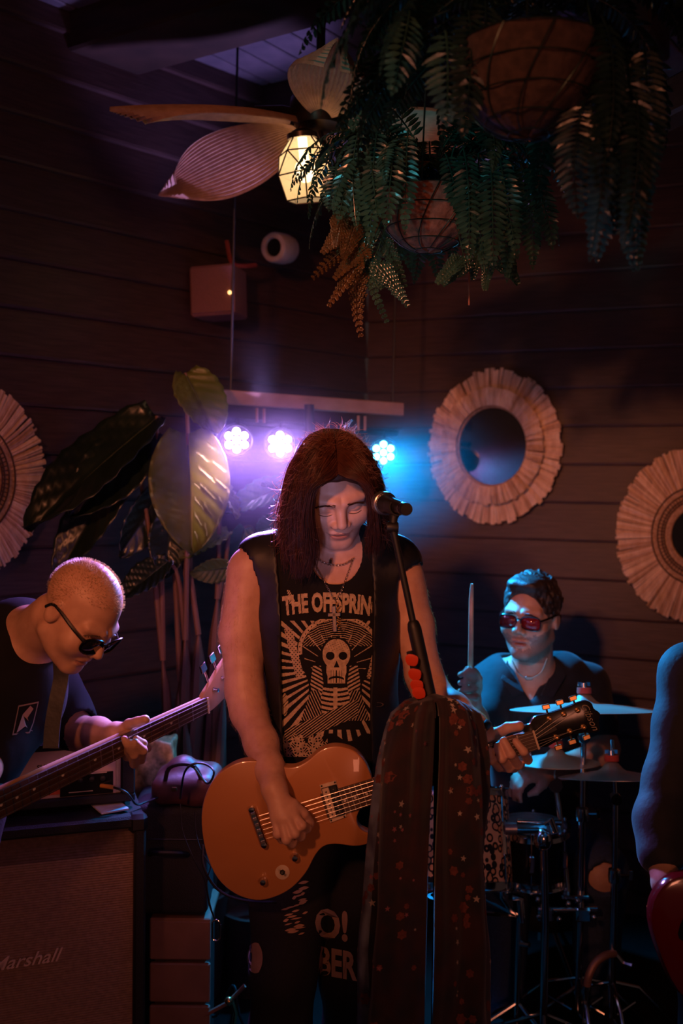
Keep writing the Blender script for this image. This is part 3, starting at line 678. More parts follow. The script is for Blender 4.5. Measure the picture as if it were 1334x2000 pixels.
    jj, ii = np.nonzero(mk); a = jj*(nx+1)+ii; q = np.stack([a, a+nx+1, a+nx+2, a+1], 1); us, inv = np.unique(q, return_inverse=True)
    pr = mesh('tee_print', hit[us], inv.reshape(-1, 4), M('cracked tan print', (.60, .45, .30), (.42, .3, .2), .8, scale=120), tee_o, True)
    pr['label'] = 'tan printed lettering and skeleton graphic'
    # necklaces
    def drape(pts, n, lift=.004):
        pp = bez(pts, n); f2 = lambda p: np.minimum(np.minimum(body(p), tee(p)), vest(p)); h_, dr = ptrace(f2, pp[:, :2], 2.0); return h_-dr*lift
    def chainlinks(name, pp, r, w_):
        b = MB()
        for i in range(len(pp)-1):
            d = pp[i+1]-pp[i]; L = np.linalg.norm(d)*.72; mm = frame((pp[i]+pp[i+1])/2, d, -CF if i % 2 else nrm(np.cross(d, CF)))
            b.lathe([(1+.25*math.cos(a), .25*math.sin(a)) for a in np.linspace(0, 2*pi, 6)[:-1]], 9, mm@np.diag([L, w_, w_, 1]), True)
        return b.build(name, m_silver, root, True)
    chainlinks('choker_chain', drape([(612, 1078), (628, 1097), (650, 1104), (672, 1102), (692, 1090)], 30), .001, .0022)
    chainlinks('long_chain', drape([(606, 1085), (622, 1115), (640, 1148), (656, 1172), (668, 1150), (680, 1118), (690, 1090)], 62), .001, .0019)
    pp = drape([(646, 1094), (646, 1101)], 2, .007); MB().tube(pp, .004, 8).build('choker_pendant', m_silver, root, True)
    c = ptrace(tee, [(653, 1205)])[0][0]-CF*.006
    mm = frame(c, D3(1, .05, 0), -CF); b = MB(); b.box((0, -.004, 0), (.0042, .03, .0022), mm, .001); b.box((0, .006, 0), (.0145, .0042, .0022), mm, .001); b.build('cross_pendant', m_silver, root)
    b = MB(); g = random.Random(8)
    for i in range(26): b.sph(ptrace(tee, [(656+g.uniform(1, 9), 1178+i*1.9)], 2.0)[0][0]-CF*.005, g.uniform(.0015, .003), 6)
    b.build('beaded_tassel', M('gold beads', (.7, .4, .15), None, .25, .9), root, True, 'stuff')
    b = MB(); mm = frame(P(940, 1438, 2.228), D3(.77, -.62, .2), -CF); b.lathe([(.034+.0035*math.cos(a), .009*math.sin(a)) for a in np.linspace(0, 2*pi, 9)[:-1]], 28, zframe(P(936, 1433, 2.232), D3(.77, -.62, .2)), True).build('wrist_band', m_boot, root, True)
    # hair: sheets of strands between front and back guides, each side of the parting
    top = [(652, 848, 2.33), (655, 856, 2.27), (657, 880, 2.235)]
    Ls = [[(659, 928, 2.19), (648, 937, 2.183), (628, 946, 2.183), (610, 964, 2.19), (603, 1010, 2.205), (606, 1045, 2.225), (604, 1085, 2.25)],
          [(658, 903, 2.2), (646, 922, 2.183), (626, 938, 2.18), (609, 958, 2.185), (603, 1005, 2.205), (604, 1045, 2.225), (600, 1090, 2.25)],
          [(656, 880, 2.225), (642, 900, 2.195), (622, 938, 2.185), (608, 985, 2.2), (607, 1030, 2.22), (612, 1070, 2.24), (606, 1110, 2.26)],
          [(655, 868, 2.235), (632, 888, 2.215), (612, 930, 2.205), (603, 985, 2.215), (606, 1040, 2.24), (612, 1085, 2.26), (604, 1125, 2.27)],
          [(653, 856, 2.26), (620, 870, 2.235), (592, 920, 2.24), (580, 985, 2.25), (580, 1040, 2.27), (585, 1090, 2.275), (580, 1135, 2.28)],
          [(652, 849, 2.31), (610, 860, 2.29), (574, 912, 2.30), (560, 980, 2.31), (556, 1030, 2.32), (560, 1075, 2.32), (566, 1115, 2.32)],
          [(652, 847, 2.36), (606, 860, 2.37), (570, 912, 2.38), (556, 985, 2.38), (552, 1030, 2.38), (560, 1070, 2.39), (570, 1090, 2.4)],
          [(652, 850, 2.42), (620, 866, 2.44), (590, 920, 2.46), (585, 985, 2.46), (590, 1040, 2.46), (595, 1070, 2.46)]]
    Rs = [[(660, 926, 2.19), (676, 932, 2.183), (702, 940, 2.18), (720, 962, 2.19), (728, 1010, 2.21), (729, 1040, 2.23), (726, 1070, 2.25)],
          [(659, 903, 2.2), (676, 920, 2.183), (702, 932, 2.18), (720, 955, 2.19), (728, 1005, 2.21), (728, 1040, 2.23), (724, 1070, 2.25)],
          [(658, 880, 2.225), (680, 900, 2.195), (706, 935, 2.185), (723, 975, 2.2), (727, 1020, 2.22), (724, 1055, 2.24), (720, 1080, 2.26)],
          [(657, 868, 2.235), (690, 885, 2.215), (715, 925, 2.205), (727, 975, 2.215), (729, 1020, 2.23), (727, 1055, 2.25), (722, 1085, 2.27)],
          [(655, 856, 2.26), (690, 868, 2.235), (722, 915, 2.235), (735, 975, 2.25), (738, 1020, 2.26), (738, 1050, 2.28), (735, 1080, 2.3)],
          [(654, 849, 2.31), (695, 860, 2.29), (730, 910, 2.30), (744, 975, 2.31), (749, 1015, 2.32), (747, 1050, 2.33), (742, 1075, 2.35)],
          [(654, 847, 2.36), (695, 860, 2.37), (730, 912, 2.38), (744, 985, 2.38), (749, 1025, 2.39), (746, 1060, 2.4)],
          [(654, 850, 2.42), (690, 868, 2.44), (715, 920, 2.46), (720, 985, 2.46), (715, 1045, 2.46)]]
    lo2, hi2 = H.c-V(.13, .16, .16), H.c+V(.13, .2, .16); wh = waves(3, 60, 8, (1, 1, .2))
    def cape(p):
        q = H.loc(p); d = ell(q, (0, .022, .034), (.086, .106, .098)); d = smin(d, ell(q, (0, .06, -.06), (.075, .06, .1)), .04)
        d = smax(d, -(ell(q, (0, -.075, -.03), (.064, .075, .1))), .02); return d-.0015*wh(p)
    outc = lambda q: q-CF*np.maximum(0, .004-cape(q))[:, None]*1.4
    N = 22; g = np.random.default_rng(11); strands = []; base = []
    for G, cnt in ((Ls, 2100), (Rs, 1700)):
        C_ = np.array([bez([P(*q) for q in gl], N) for gl in G]); k = len(G)
        for i in range(cnt):
            s_ = g.random()**1.15*(k-1); a = min(int(s_), k-2); u = s_-a; pts = outc(C_[a]*(1-u)+C_[a+1]*u)
            ln = g.uniform(.8, 1.0); t = np.linspace(0, ln, N); pts = np.stack([np.interp(t, np.linspace(0, 1, N), pts[:, j]) for j in range(3)], 1)
            lock = waves(int(s_*7)+(0 if G is Ls else 50), 30, 4)
            amp = np.linspace(0, 1, N)[:, None]**1.2; off = g.normal(size=3)*.006
            wob = np.stack([np.sin(np.linspace(0, g.uniform(3, 8), N)+g.uniform(0, 6))*g.uniform(.001, .004) for _ in range(3)], 1)
            out = (pts-P(655, 1010, 2.36)); out[:, 2] *= .2; out /= np.linalg.norm(out, axis=1)[:, None]+1e-9
            fly = (g.random() < .16)*g.uniform(.004, .028)
            strands.append(pts+off*amp+wob*amp+out*(g.uniform(-.004, .005)+fly*amp)+lock(pts)[:, None]*out*.003*amp)
    wild = []
    for G, cnt in ((Ls, 1200), (Rs, 1100)):
        C_ = np.array([outc(bez([P(*q) for q in gl], N)) for gl in G]); k = len(G)
        for i in range(cnt):
            s_ = g.uniform(2.6, k-1.01); a = int(s_); u = s_-a; pts = C_[a]*(1-u)+C_[a+1]*u; t0 = int(g.uniform(0, N-5)); p0 = pts[t0]; T = nrm(pts[t0+3]-pts[t0])
            out = p0-P(655, 985, 2.38); out = nrm(out-T*np.dot(out, T)+g.normal(size=3)*.01); cu = nrm(g.normal(size=3)); L = g.uniform(.015, .055); n2 = 9; q = [p0-out*.002]
            dr = nrm(T*g.uniform(.3, 1)+out*g.uniform(.25, .8)); cr_ = g.uniform(-.5, .5)
            for j in range(n2): q.append(q[-1]+dr*L/n2); dr = nrm(dr+np.cross(cu, dr)*cr_*.7+T*.03)
            wild.append(q)
    m_wild = M_leaf('rim lit loose hair', (.36, .20, .16), (.26, .13, .10), 60, .3, .6)  # back-lit rim of the hair is put into this lighter colour
    hr = hairs('hair', strands, M_leaf('reddish brown hair', (.12, .036, .02), (.065, .022, .013), 60, .34, .4), root, .00075); wh_ = hairs('loose_hair', wild, m_wild, hr, .0005); wh_['kind'] = 'stuff'
    m_hs = M('hair mass', (.07, .022, .013), (.045, .015, .01), .6, scale=80, bump=.6, stretch=(1, 1, .15))
    vs = []; fs = []; n = 0
    for G in (Ls, Rs):
        C_ = np.array([bez([P(*q) for q in gl], N) for gl in G]); k, nn = C_.shape[:2]; sc2 = C_-(C_-P(656, 985, 2.35))*.035
        sh = sc2[:, :N-3]; nn = N-3; vs.append(sh.reshape(-1, 3)); i, j = np.meshgrid(np.arange(k-1), np.arange(nn-1), indexing='ij'); a = (i*nn+j).ravel()
        fs.append(np.stack([a, a+1, a+nn+1, a+nn], 1)+n); n += k*nn
    # crown cap closing the back of the head
     
    sm = mesh('hair_mass', np.concatenate(vs), np.concatenate(fs), m_hs, hr, True); md = sm.modifiers.new('sub', 'SUBSURF'); md.levels = md.render_levels = 2
    md = sm.modifiers.new('thick', 'SOLIDIFY'); md.thickness = .004
    sdf_obj('hair_cap', cape, [(lo2, hi2, .004)], m_hs, hr)
    return root
build_singer()
# ---- the bassist, leaning in from the left
def build_bassist():
    root = thing('person', 'bald man in sunglasses and a black tee bending over a bass guitar at the left', 'person', V(*P(-60, 1500, 2.45)[:2], 0))
    H = Head(P(158, 1199, 2.12), D3(.62, -.70, .36), D3(.66, .71, .24), .92, 1.03, False)
    sh = P(78, 1292, 2.42); LA = [sh, P(128, 1398, 2.46), P(150, 1430, 2.44), P(190, 1432, 2.36), P(228, 1437, 2.29)]; LR = [.055, .047, .042, .036, .026]
    RA = [P(-15, 1300, 2.2), P(-14, 1436, 2.16), P(-45, 1500, 2.08), P(-95, 1575, 2.0)]; RR = [.065, .05, .046, .034]
    hip = P(-165, 1565, 2.12)
    def torso(p):
        d = chain(p, [P(38, 1262, 2.29), P(-15, 1350, 2.26), P(-95, 1450, 2.19), hip], [.105, .135, .14, .15], .05)
        d = smin(d, cap(p, sh, P(5, 1285, 2.22), .055), .05); return smin(d, ell(p, P(40, 1340, 2.3), (.06, .1, .11)), .05)
    legs_ = [[hip+V(-.06, 0, 0), V(hip[0]-.08, hip[1]-.1, .48), V(hip[0]-.1, hip[1]+.02, .05)], [hip+V(.08, .0, 0), V(hip[0]+.1, hip[1]-.12, .48), V(hip[0]+.1, hip[1], .05)]]
    def legs(p, g=0): return np.minimum(*[chain(p, l, [.09+g, .062+g, .045+g], .03) for l in legs_])
    def hands(p):
        d = cap(p, P(228, 1437, 2.29), P(262, 1470, 2.315), .027, .02); d = smin(d, cap(p, P(228, 1432, 2.29), P(252, 1430, 2.3), .024, .017), .015)
        for f_, r in ((((248, 1478, 2.29), (252, 1462, 2.235), (243, 1442, 2.215)), .0105), (((262, 1492, 2.3), (262, 1474, 2.24), (248, 1452, 2.215)), .011),
                      (((276, 1484, 2.3), (280, 1466, 2.25), (262, 1450, 2.222)), .0105), (((288, 1462, 2.31), (280, 1452, 2.26), (266, 1443, 2.24)), .0095)):
            d = smin(d, finger(p, f_, r), .005)
        return smin(d, finger(p, ((238, 1425, 2.29), (252, 1414, 2.275), (270, 1409, 2.26), (284, 1405, 2.25)), .0125), .008)
    def rh(p): return hand_at(p, RA[-1], D3(-.5, -.8, .2), D3(-.3, .4, .85), D3(.5, -.2, .4), [(.4, .5, .4)]*4)
    def arms(p): return np.minimum(chain(p, LA, LR, .02), chain(p, RA, RR, .02))
    def body(p):
        d = smin(torso(p), arms(p), .03); d = smin(d, cap(p, P(50, 1262, 2.28), H.wld((0, .045, -.06)), .068, .056), .035)
        d = smin(d, H.sdf(p), .012); d = smin(d, np.minimum(hands(p), rh(p)), .012); return smin(d, legs(p), .03)
    lo, hi = bbox([H.c, *LA, *RA, hip, P(-60, 1600, 2.3)], .16); l2, h2 = bbox(np.concatenate(legs_), .12)
    o = sdf_obj('body', body, [(l2, V(h2[0], h2[1], lo[2]+.06), .013), (lo, hi, .0075), (H.c-.15, H.c+.15, .0026), (*bbox([P(225, 1400, 2.29), P(292, 1500, 2.25)], .03), .003)], [m_skin2, m_lip, m_stub], root)
    paint(o, lambda c: np.where(H.masks(c)[0], 1, 0)); H.brows(M('grey brown hair', (.16, .11, .08), None, .5), root, .8)
    wv = waves(31, 18, 10); wv2 = waves(32, 8, 5)
    def tee(p):
        d = smin(torso(p)-.012, chain(p, LA[:2]+[LA[1]*.4+LA[2]*.6], [.066, .062, .062], .02), .03); d = smin(d, chain(p, [RA[0], RA[1], RA[1]*.5+RA[2]*.5], [.074, .062, .058], .02), .03)-.0035*wv(p)-.004*wv2(p)
        d = smax(d, -ell(p, H.wld((0, .03, -.1)), (.085, .085, .085)), .008); d = smax(d, -cap(p, LA[2]*.6+LA[1]*.4+(LA[3]-LA[1])*.2, LA[4], .045, .045), .003); return smax(d, p@CU*0+(hip-V(0, 0, .03))[2]-p[:, 2]-.02, .004)
    to = sdf_obj('tee_shirt', tee, [(*bbox([*LA[:3], *RA[:2], hip, P(60, 1250, 2.3)], .2), .007)], m_tee, root)
    wj = waves(41, 20, 6)
    sdf_obj('jeans', lambda p: smax(smin(legs(p, .015), ell(p, hip, (.18, .17, .12)), .03)-.003*wj(p), p[:, 2]-hip[2]-.05, .004), [(l2-V(.04, .04, 0), h2+V(.04, .04, .02), .012)], m_jean, root)
    for l in legs_: MB().sph(l[2]+V(0, -.06, 0), (.055, .13, .05), 14).build('shoe', m_boot, root, True)
    # chest print, strap, stubble and sunglasses
    q = [(36, 1378), (76, 1370), (66, 1412), (58, 1432), (24, 1436)]
    fr = lambda k: [(50+(x-50)*k, 1404+(y-1404)*k) for x, y in q]
    hit, dr = ptrace(tee, fr(1)+fr(.9)); hit = hit-dr*.002
    mesh('chest_print', hit, [(i, (i+1) % 5, 5+(i+1) % 5, 5+i) for i in range(5)], M('grey print', (.35, .25, .22), None, .9), to, False)
    b = MB(); hp = lambda l: list(ptrace(tee, l)[0]-CF*.002); b.add(hp([(33, 1431), (45, 1395), (60, 1378), (66, 1384), (54, 1402), (64, 1428), (50, 1418)]), [(0, 1, 5, 6), (1, 2, 3, 4), (1, 4, 5)]); b.build('chest_print_figure', M('pale print', (.48, .3, .25)), to)
    st = np.array([P(x, y, d) for x, y, d in bez([(118, 1290, 2.17), (119, 1325, 2.17), (110, 1370, 2.16), (102, 1420, 2.15), (99, 1462, 2.14)], 16)])
    b = MB(); vv = []
    for k, p_ in enumerate(st): vv += [p_-CR*.017, p_+CR*.017+CU*.004, p_+CR*.017-CF*-.002, p_-CR*.017-CF*-.002]
    b.add(vv, [(4*i+j, 4*i+(j+1) % 4, 4*i+4+(j+1) % 4, 4*i+4+j) for i in range(len(st)-1) for j in range(4)]); b.build('neck_scarf', m_vest, root, True)
    g = np.random.default_rng(5); ss = []
    while len(ss) < 2600:
        d = g.normal(size=3); d = nrm(d); q = V(0, .02, .03)+d*.16
        if d[2] < -.3 or (d[1] < -.2 and d[2] < .45): continue
        hit = trace(H.sdf, H.wld(q)[None], -(H.R@d), 30)[0]; n_ = nrm(H.R@d+g.normal(size=3)*.35); ss.append([hit-n_*.001, hit+n_*.003, hit+n_*.006])
    hairs('cropped_hair', ss, M_leaf('rim lit grey stubble', (.55, .42, .36), (.45, .34, .28), 60, .35, .6), root, .0003)['kind'] = 'stuff'  # stubble coloured pale to carry the rim light along the scalp
    sunglasses(H, root, 'sunglasses', M('smoke lens', (.012, .011, .014), None, .08), m_blackg, 1.0, .0)
    return root
def sunglasses(H, root, name, ml, mf, w_, square):
    o = MB().tube([H.wld((-.008, -.104, .006)), H.wld((0, -.106, .008)), H.wld((.008, -.104, .006))], .002, 6).build(name, mf, root, True)
    for sg in (-1, 1):
        ol = []
        for a in np.linspace(0, 2*pi, 25)[:-1]:
            c, s_ = math.cos(a), math.sin(a); ex = .62 if square else .8
            x = sg*(.034+(.028 if square else .031)*abs(c)**ex*(1 if c > 0 else -1)); z = .0+(.019 if square else .023)*abs(s_)**ex*(1 if s_ > 0 else -1)-.004-(.004*c*(s_ < 0) if square else -.003*c)
            ol.append((x, z))
        bend = lambda x: -.101+.30*max(0, abs(x)-.012)**1.0*.32+6*max(0, abs(x)-.03)**2
        ring = np.array([H.wld((x, bend(x), z)) for x, z in ol]); c = ring.mean(0)
        n = len(ring); off = H.R@V(0, .0015, 0)
        mesh('lens', np.vstack([ring, ring+off, c-off*.8, c+off]), [(i, (i+1) % n, 2*n) for i in range(n)]+[(n+(i+1) % n, n+i, 2*n+1) for i in range(n)]+[(i, n+i, n+(i+1) % n, (i+1) % n) for i in range(n)], ml, o, True)
        MB().tube(np.vstack([ring, ring[:2]]), .0022 if square else .0017, 6).build('rim', mf, o, True)
        t = [H.wld((sg*.061, bend(.061), .004)), H.wld((sg*.074, -.05, .008)), H.wld((sg*.0815, .0, .012)), H.wld((sg*.083, .022, .008)), H.wld((sg*.081, .034, -.012))]
        MB().tube(bez(t, 14), .0024, 6, flat=1.5).build('temple_arm', mf, o, True)
    return o
build_bassist()

# ---- the drummer behind his kit
def build_drummer():
    root = thing('person', 'drummer in a dark open shirt and tinted glasses raising a stick', 'person', V(*P(1050, 1500, 3.2)[:2], 0))
    H = Head(P(1036, 1203, 3.1), D3(-.5, -.06, .86), D3(.03, 1, .06), 1.05, 1.0, False)
    s1, s2 = P(955, 1352, 3.2), P(1142, 1345, 3.26)
    RA = [s1, P(935, 1440, 3.05), P(925, 1405, 2.98), P(918, 1372, 2.93)]; RR = [.058, .046, .042, .03]
    LA = [s2, P(1178, 1462, 3.18), P(1160, 1480, 3.06), P(1100, 1498, 2.97), P(1068, 1500, 2.93)]; LR = [.06, .05, .044, .035, .028]
    hip = P(1060, 1640, 3.3)
    def torso(p):
        d = chain(p, [P(1048, 1385, 3.22), P(1052, 1500, 3.26), hip], [.125, .13, .15], .06); d = smin(d, cap(p, s1, s2, .058), .06)
        return smin(d, cap(p, P(985, 1315, 3.2), P(1100, 1310, 3.22), .05), .05)
    legs_ = [[hip+V(-.09, 0, 0), P(985, 1730, 2.95), V(*P(985, 1900, 2.98)[:2], .08)], [hip+V(.1, 0, 0), P(1170, 1705, 2.95), V(*P(1165, 1900, 3.0)[:2], .08)]]
    def legs(p, g=0): return np.minimum(*[chain(p, l, [.095+g, .066+g, .045+g], .03) for l in legs_])
    up = D3(.05, 1, .05)
    def hands(p):
        # fist round the stick: palm behind, four stacked fingers in front
        d = cap(p, P(922, 1368, 2.925), P(926, 1325, 2.92), .027, .021)
        for i, y in enumerate((1314, 1330, 1346, 1361)):
            d = smin(d, finger(p, ((932, y+3, 2.92), (928, y, 2.878), (908, y+1, 2.868), (899, y+4, 2.89)), .0102), .004)
        d = smin(d, finger(p, ((934, 1345, 2.91), (934, 1325, 2.885), (925, 1312, 2.872), (914, 1308, 2.87)), .013), .006)
        return np.minimum(d, hand_at(p, P(1068, 1500, 2.93), D3(-.9, -.15, .4), D3(.1, 1, .2), D3(-.3, .3, .8), [(.7, .7, .4)]*4))
    def arms(p): return np.minimum(chain(p, RA, RR, .02), chain(p, LA, LR, .02))
    def body(p):
        d = smin(torso(p), arms(p), .03); d = smin(d, cap(p, P(1040, 1325, 3.2), H.wld((0, .03, -.06)), .066, .06), .03)
        d = smin(d, H.sdf(p), .012); d = smin(d, hands(p), .012); return smin(d, legs(p), .03)
    lo, hi = bbox([H.c, *RA, *LA, hip], .15); l2, h2 = bbox(np.concatenate(legs_), .12)
    o = sdf_obj('body', body, [(l2, V(h2[0], h2[1], lo[2]+.06), .013), (lo, hi, .0085), (H.c-.155, H.c+.155, .003), (*bbox([P(895, 1305, 2.9), P(940, 1375, 2.9)], .03), .0032)], [m_skin2, m_lip, m_stub], root)
    def pf(c):
        l, b = H.masks(c); return np.where(l, 1, np.where(b, 2, 0))
    paint(o, pf); H.brows(m_brow, root, 1.2)
    wh = waves(3, 190, 12); wh2 = waves(8, 70, 8)
    def hair(p):
        q = H.loc(p); d = ell(q, (0, .02, .04), (.082, .103, .093))-.0032*wh(p)-.0028*wh2(p)
        d = smin(d, ell(q, (0, -.05, .100), (.055, .042, .022))-.003*wh2(p), .03)
        d = smax(d, -(ell(q, (0, -.085, -.02), (.07, .085, .098))), .006); a = np.abs(q[:, 0]); return smax(d, -q[:, 2]-.03-.5*(q[:, 1]-.03)*(q[:, 1] > .03)-.0*a, .006)
    sdf_obj('hair', hair, [(H.c-.17, H.c+.17, .0032)], M('dark short hair', (.045, .028, .02), (.02, .013, .01), .5, scale=200, bump=.5), root)
    wv = waves(51, 17, 10); wv2 = waves(52, 8, 6)
    vx = nrm(CR+CF*.0)
    def shirt(p):
        d = smin(torso(p)-.016, chain(p, [RA[0], RA[0]*.35+RA[1]*.65], [.075, .07], .02), .03); d = smin(d, chain(p, [LA[0], LA[0]*.35+LA[1]*.65], [.078, .072], .02), .03)-.005*wv(p)-.005*wv2(p)
        x = np.abs((p-P(1038, 1370, 3.1))@CR); z = (p-P(1042, 1372, 3.1))@CU; front = p@CF-P(1040, 1300, 3.2)@CF
        vneck = np.maximum(x-np.maximum(z, 0)*.62, np.maximum(-z, front)); d = smax(d, -vneck, .006)
        d = smax(d, -ell(p, P(1037, 1290, 3.17), (.072, .085, .09)), .006); return smax(d, hip[2]-.03-p[:, 2], .005)
    so = sdf_obj('shirt', shirt, [(*bbox([*RA[:2], *LA[:2], hip, P(1040, 1300, 3.2)], .17), .007)], M('dark work shirt', (.012, .012, .014), (.008, .008, .01), .85, scale=40, bump=.3, sheen=.08), root)
    for sg, pts in ((-1, [(990, 1288), (978, 1325), (1002, 1360), (1022, 1352), (1005, 1312)]), (1, [(1082, 1280), (1104, 1318), (1078, 1362), (1056, 1358), (1074, 1315)])):
        p0 = ptrace(lambda p: np.minimum(shirt(p), torso(p)), pts, 2.7)[0]-CF*.01; b = MB(); n = len(p0); b.add(list(p0)+list(p0+CF*.006), [tuple(range(n)), tuple(range(2*n-1, n-1, -1))]+[(i, n+i, n+(i+1) % n, (i+1) % n) for i in range(n)]); b.build('collar', so.data.materials[0], so)
    wj = waves(61, 20, 6)
    sdf_obj('jeans', lambda p: smax(smax(smin(legs(p, .016), ell(p, hip, (.2, .2, .18)), .03)-.004*wj(p), p[:, 2]-hip[2]-.15, .004), -ell(p, legs_[1][1]-CF*.07+CU*.01, (.05, .06, .042)), .004), [(l2-.05, h2+.05, .012)], M('dark blue jeans', (.03, .05, .10), (.02, .034, .07), .8, scale=150, bump=.3), root)
    for l in legs_: MB().sph(l[2]+V(0, -.07, -.03), (.05, .14, .05), 14).build('shoe', m_boot, root, True)
    pp = ptrace(body, bez([(1000, 1290), (1014, 1316), (1034, 1324), (1056, 1312), (1068, 1285)], 30), 2.7)[0]-CF*.004
    MB().tube(pp, .0022, 6).build('necklace', m_silver, root, True); MB().box(pp[14], (.011, .004, .006), None, .002).build('necklace_clasp', m_silver, root)
    sunglasses(H, root, 'tinted_glasses', M('red tinted lens', (.5, .03, .03), None, .06, trans=.55, coat=.3), m_blackg, 1, 1)
    d = tag(MB().tube([P(922, 1140, 2.865), P(921.5, 1148, 2.866), P(920.5, 1175, 2.87), P(919, 1310, 2.895), P(917, 1392, 2.905)], [.004, .0052, .0068, .0078, .0078], 12).build('drumstick', M('bare hickory', (.72, .5, .32), (.6, .4, .25), .55, scale=30, bump=.1), None, True), "pale wooden drumstick upright in the drummer's raised fist", 'drumstick')
build_drummer()

# ---- the guitarist cut off by the right edge
def build_fourth():
    root = thing('person', 'figure in a dark blue long sleeved top cut off by the right edge', 'person', V(*P(1470, 1500, 2.3)[:2], 0))
    H = Head(P(1455, 1130, 2.3), D3(-.3, -.25, .9), D3(0, .97, .25), 1.0, 1.0, False)
    A = [P(1352, 1318, 2.25), P(1330, 1420, 2.22), P(1308, 1520, 2.18), P(1290, 1600, 2.14), P(1290, 1665, 2.1), P(1300, 1725, 2.05)]; AR = [.058, .052, .046, .042, .036, .025]
    B = [P(1560, 1300, 2.35), P(1640, 1450, 2.3), P(1600, 1600, 2.15)]
    hip = P(1465, 1640, 2.36)
    def torso(p): return smin(chain(p, [P(1455, 1370, 2.33), P(1460, 1500, 2.34), hip], [.145, .14, .15], .06), cap(p, A[0], B[0], .055), .06)
    L_ = [[hip+V(-.09, 0, 0), V(hip[0]-.1, hip[1]-.06, .48), V(hip[0]-.1, hip[1], .06)], [hip+V(.09, 0, 0), V(hip[0]+.1, hip[1]-.03, .48), V(hip[0]+.1, hip[1]+.03, .06)]]
    def legs(p, g=0): return np.minimum(*[chain(p, l, [.09+g, .062+g, .045+g], .03) for l in L_])
    def body(p):
        d = smin(torso(p), np.minimum(chain(p, A, AR, .02), chain(p, B, [.06, .045, .03], .02)), .03); d = smin(d, cap(p, P(1457, 1265, 2.33), H.wld((0, .03, -.05)), .065, .056), .03)
        d = smin(d, np.minimum(H.sdf(p), np.minimum(hand_at(p, A[-1], D3(.55, -.8, .1), D3(-.5, -.1, .8), D3(.5, -.1, .6), [(.5, .6, .4)]*4), hand_at(p, B[-1], D3(-.3, .5, .5), D3(.5, .3, .6), D3(-.4, .4, -.1), [(.6, .6, .5)]*4))), .012)
        return smin(d, legs(p), .03)
    lo, hi = bbox([H.c, *A, *B, hip], .15); l2, h2 = bbox(np.concatenate(L_), .12)
    o = sdf_obj('body', body, [(l2, V(h2[0], h2[1], lo[2]+.06), .014), (lo, hi, .009), (H.c-.15, H.c+.15, .005), (*bbox([P(1290, 1715, 2.05), P(1360, 1830, 2.05)], .04), .0045)], [m_skin2, m_lip, m_stub], root)
    paint(o, lambda c: np.where(H.masks(c)[0], 1, 0)); H.brows(m_brow, root)
    wh = waves(3, 90, 10)
    sdf_obj('hair', lambda p: smax(ell(H.loc(p), (0, .02, .04), (.084, .104, .092))-.003*wh(p), -ell(H.loc(p), (0, -.085, -.02), (.07, .085, .1)), .006), [(H.c-.16, H.c+.16, .006)], m_brow, root)
    g2 = waves(71, 26, 10, (1, 1, .7)); g3 = waves(72, 9, 6)
    def top(p):
        d = smin(torso(p)-.014, np.minimum(chain(p, A[:5], [r+.012 for r in AR[:5]], .02), chain(p, B[:2]+[B[1]*.3+B[2]*.7], [.072, .058, .045], .02)), .03)-.002*g2(p)-.003*g3(p)
        return smax(smax(d, -ell(p, P(1457, 1240, 2.3), (.08, .1, .08)), .006), hip[2]-.05-p[:, 2], .004)
    sdf_obj('long_sleeved_top', top, [(*bbox([*A[:5], *B, hip], .16), .0065)], M('dark navy jersey', (.008, .01, .017), (.006, .008, .013), .75, scale=60, bump=.3, sheen=.1), root)
    wj = waves(41, 20, 6)
    sdf_obj('jeans', lambda p: smax(smin(legs(p, .015), ell(p, hip, (.18, .14, .12)), .03)-.003*wj(p), p[:, 2]-hip[2]-.05, .004), [(l2-.04, h2+.04, .013)], m_jean, root)
    for l in L_: MB().sph(l[2]+V(0, -.07, -.01), (.05, .13, .05), 14).build('shoe', m_boot, root, True)
build_fourth()
# ---------------------------------------------------------------- instruments and gear
m_wood = M('amber maple top', (.52, .22, .08), (.46, .19, .07), .32, scale=7, stretch=(.4, 2.5, 1), coat=.4)
m_binding = M('cream binding', (.7, .52, .34), None, .4)
m_rose = M('rosewood', (.09, .045, .03), (.055, .03, .02), .5, scale=30, stretch=(.15, 1, 1))
m_pearl = M('pearl inlay', (.75, .68, .6), None, .3)
m_maple = M('neck maple', (.5, .27, .14), (.42, .22, .11), .4, scale=12)
m_gold = M('brass', (.85, .5, .2), None, .25, 1.0)
m_string = M('nickel string', (.6, .55, .5), None, .3, 1.0)
m_cream = M('cream plastic', (.75, .58, .42), None, .4)
def outline(L, pts, per=4): return closed([L(*q) for q in pts], per)
GO = P(510, 1614, 2.178); GX = nrm(520*CR+165*CU); GF = frame(GO, GX, nrm(-CF+.04*CU))
def GL(x, y):
    o = np.linalg.inv(GF)@np.append(P(x, y, 2.178), 1); return o[:2]
def strings(b, x0, y0s, x1, y1s, z0, z1, m, rs):
    for a, c, r in zip(y0s, y1s, rs): b.tube([(x0, a, z0), (x1, c, z1)], r, 5, m)
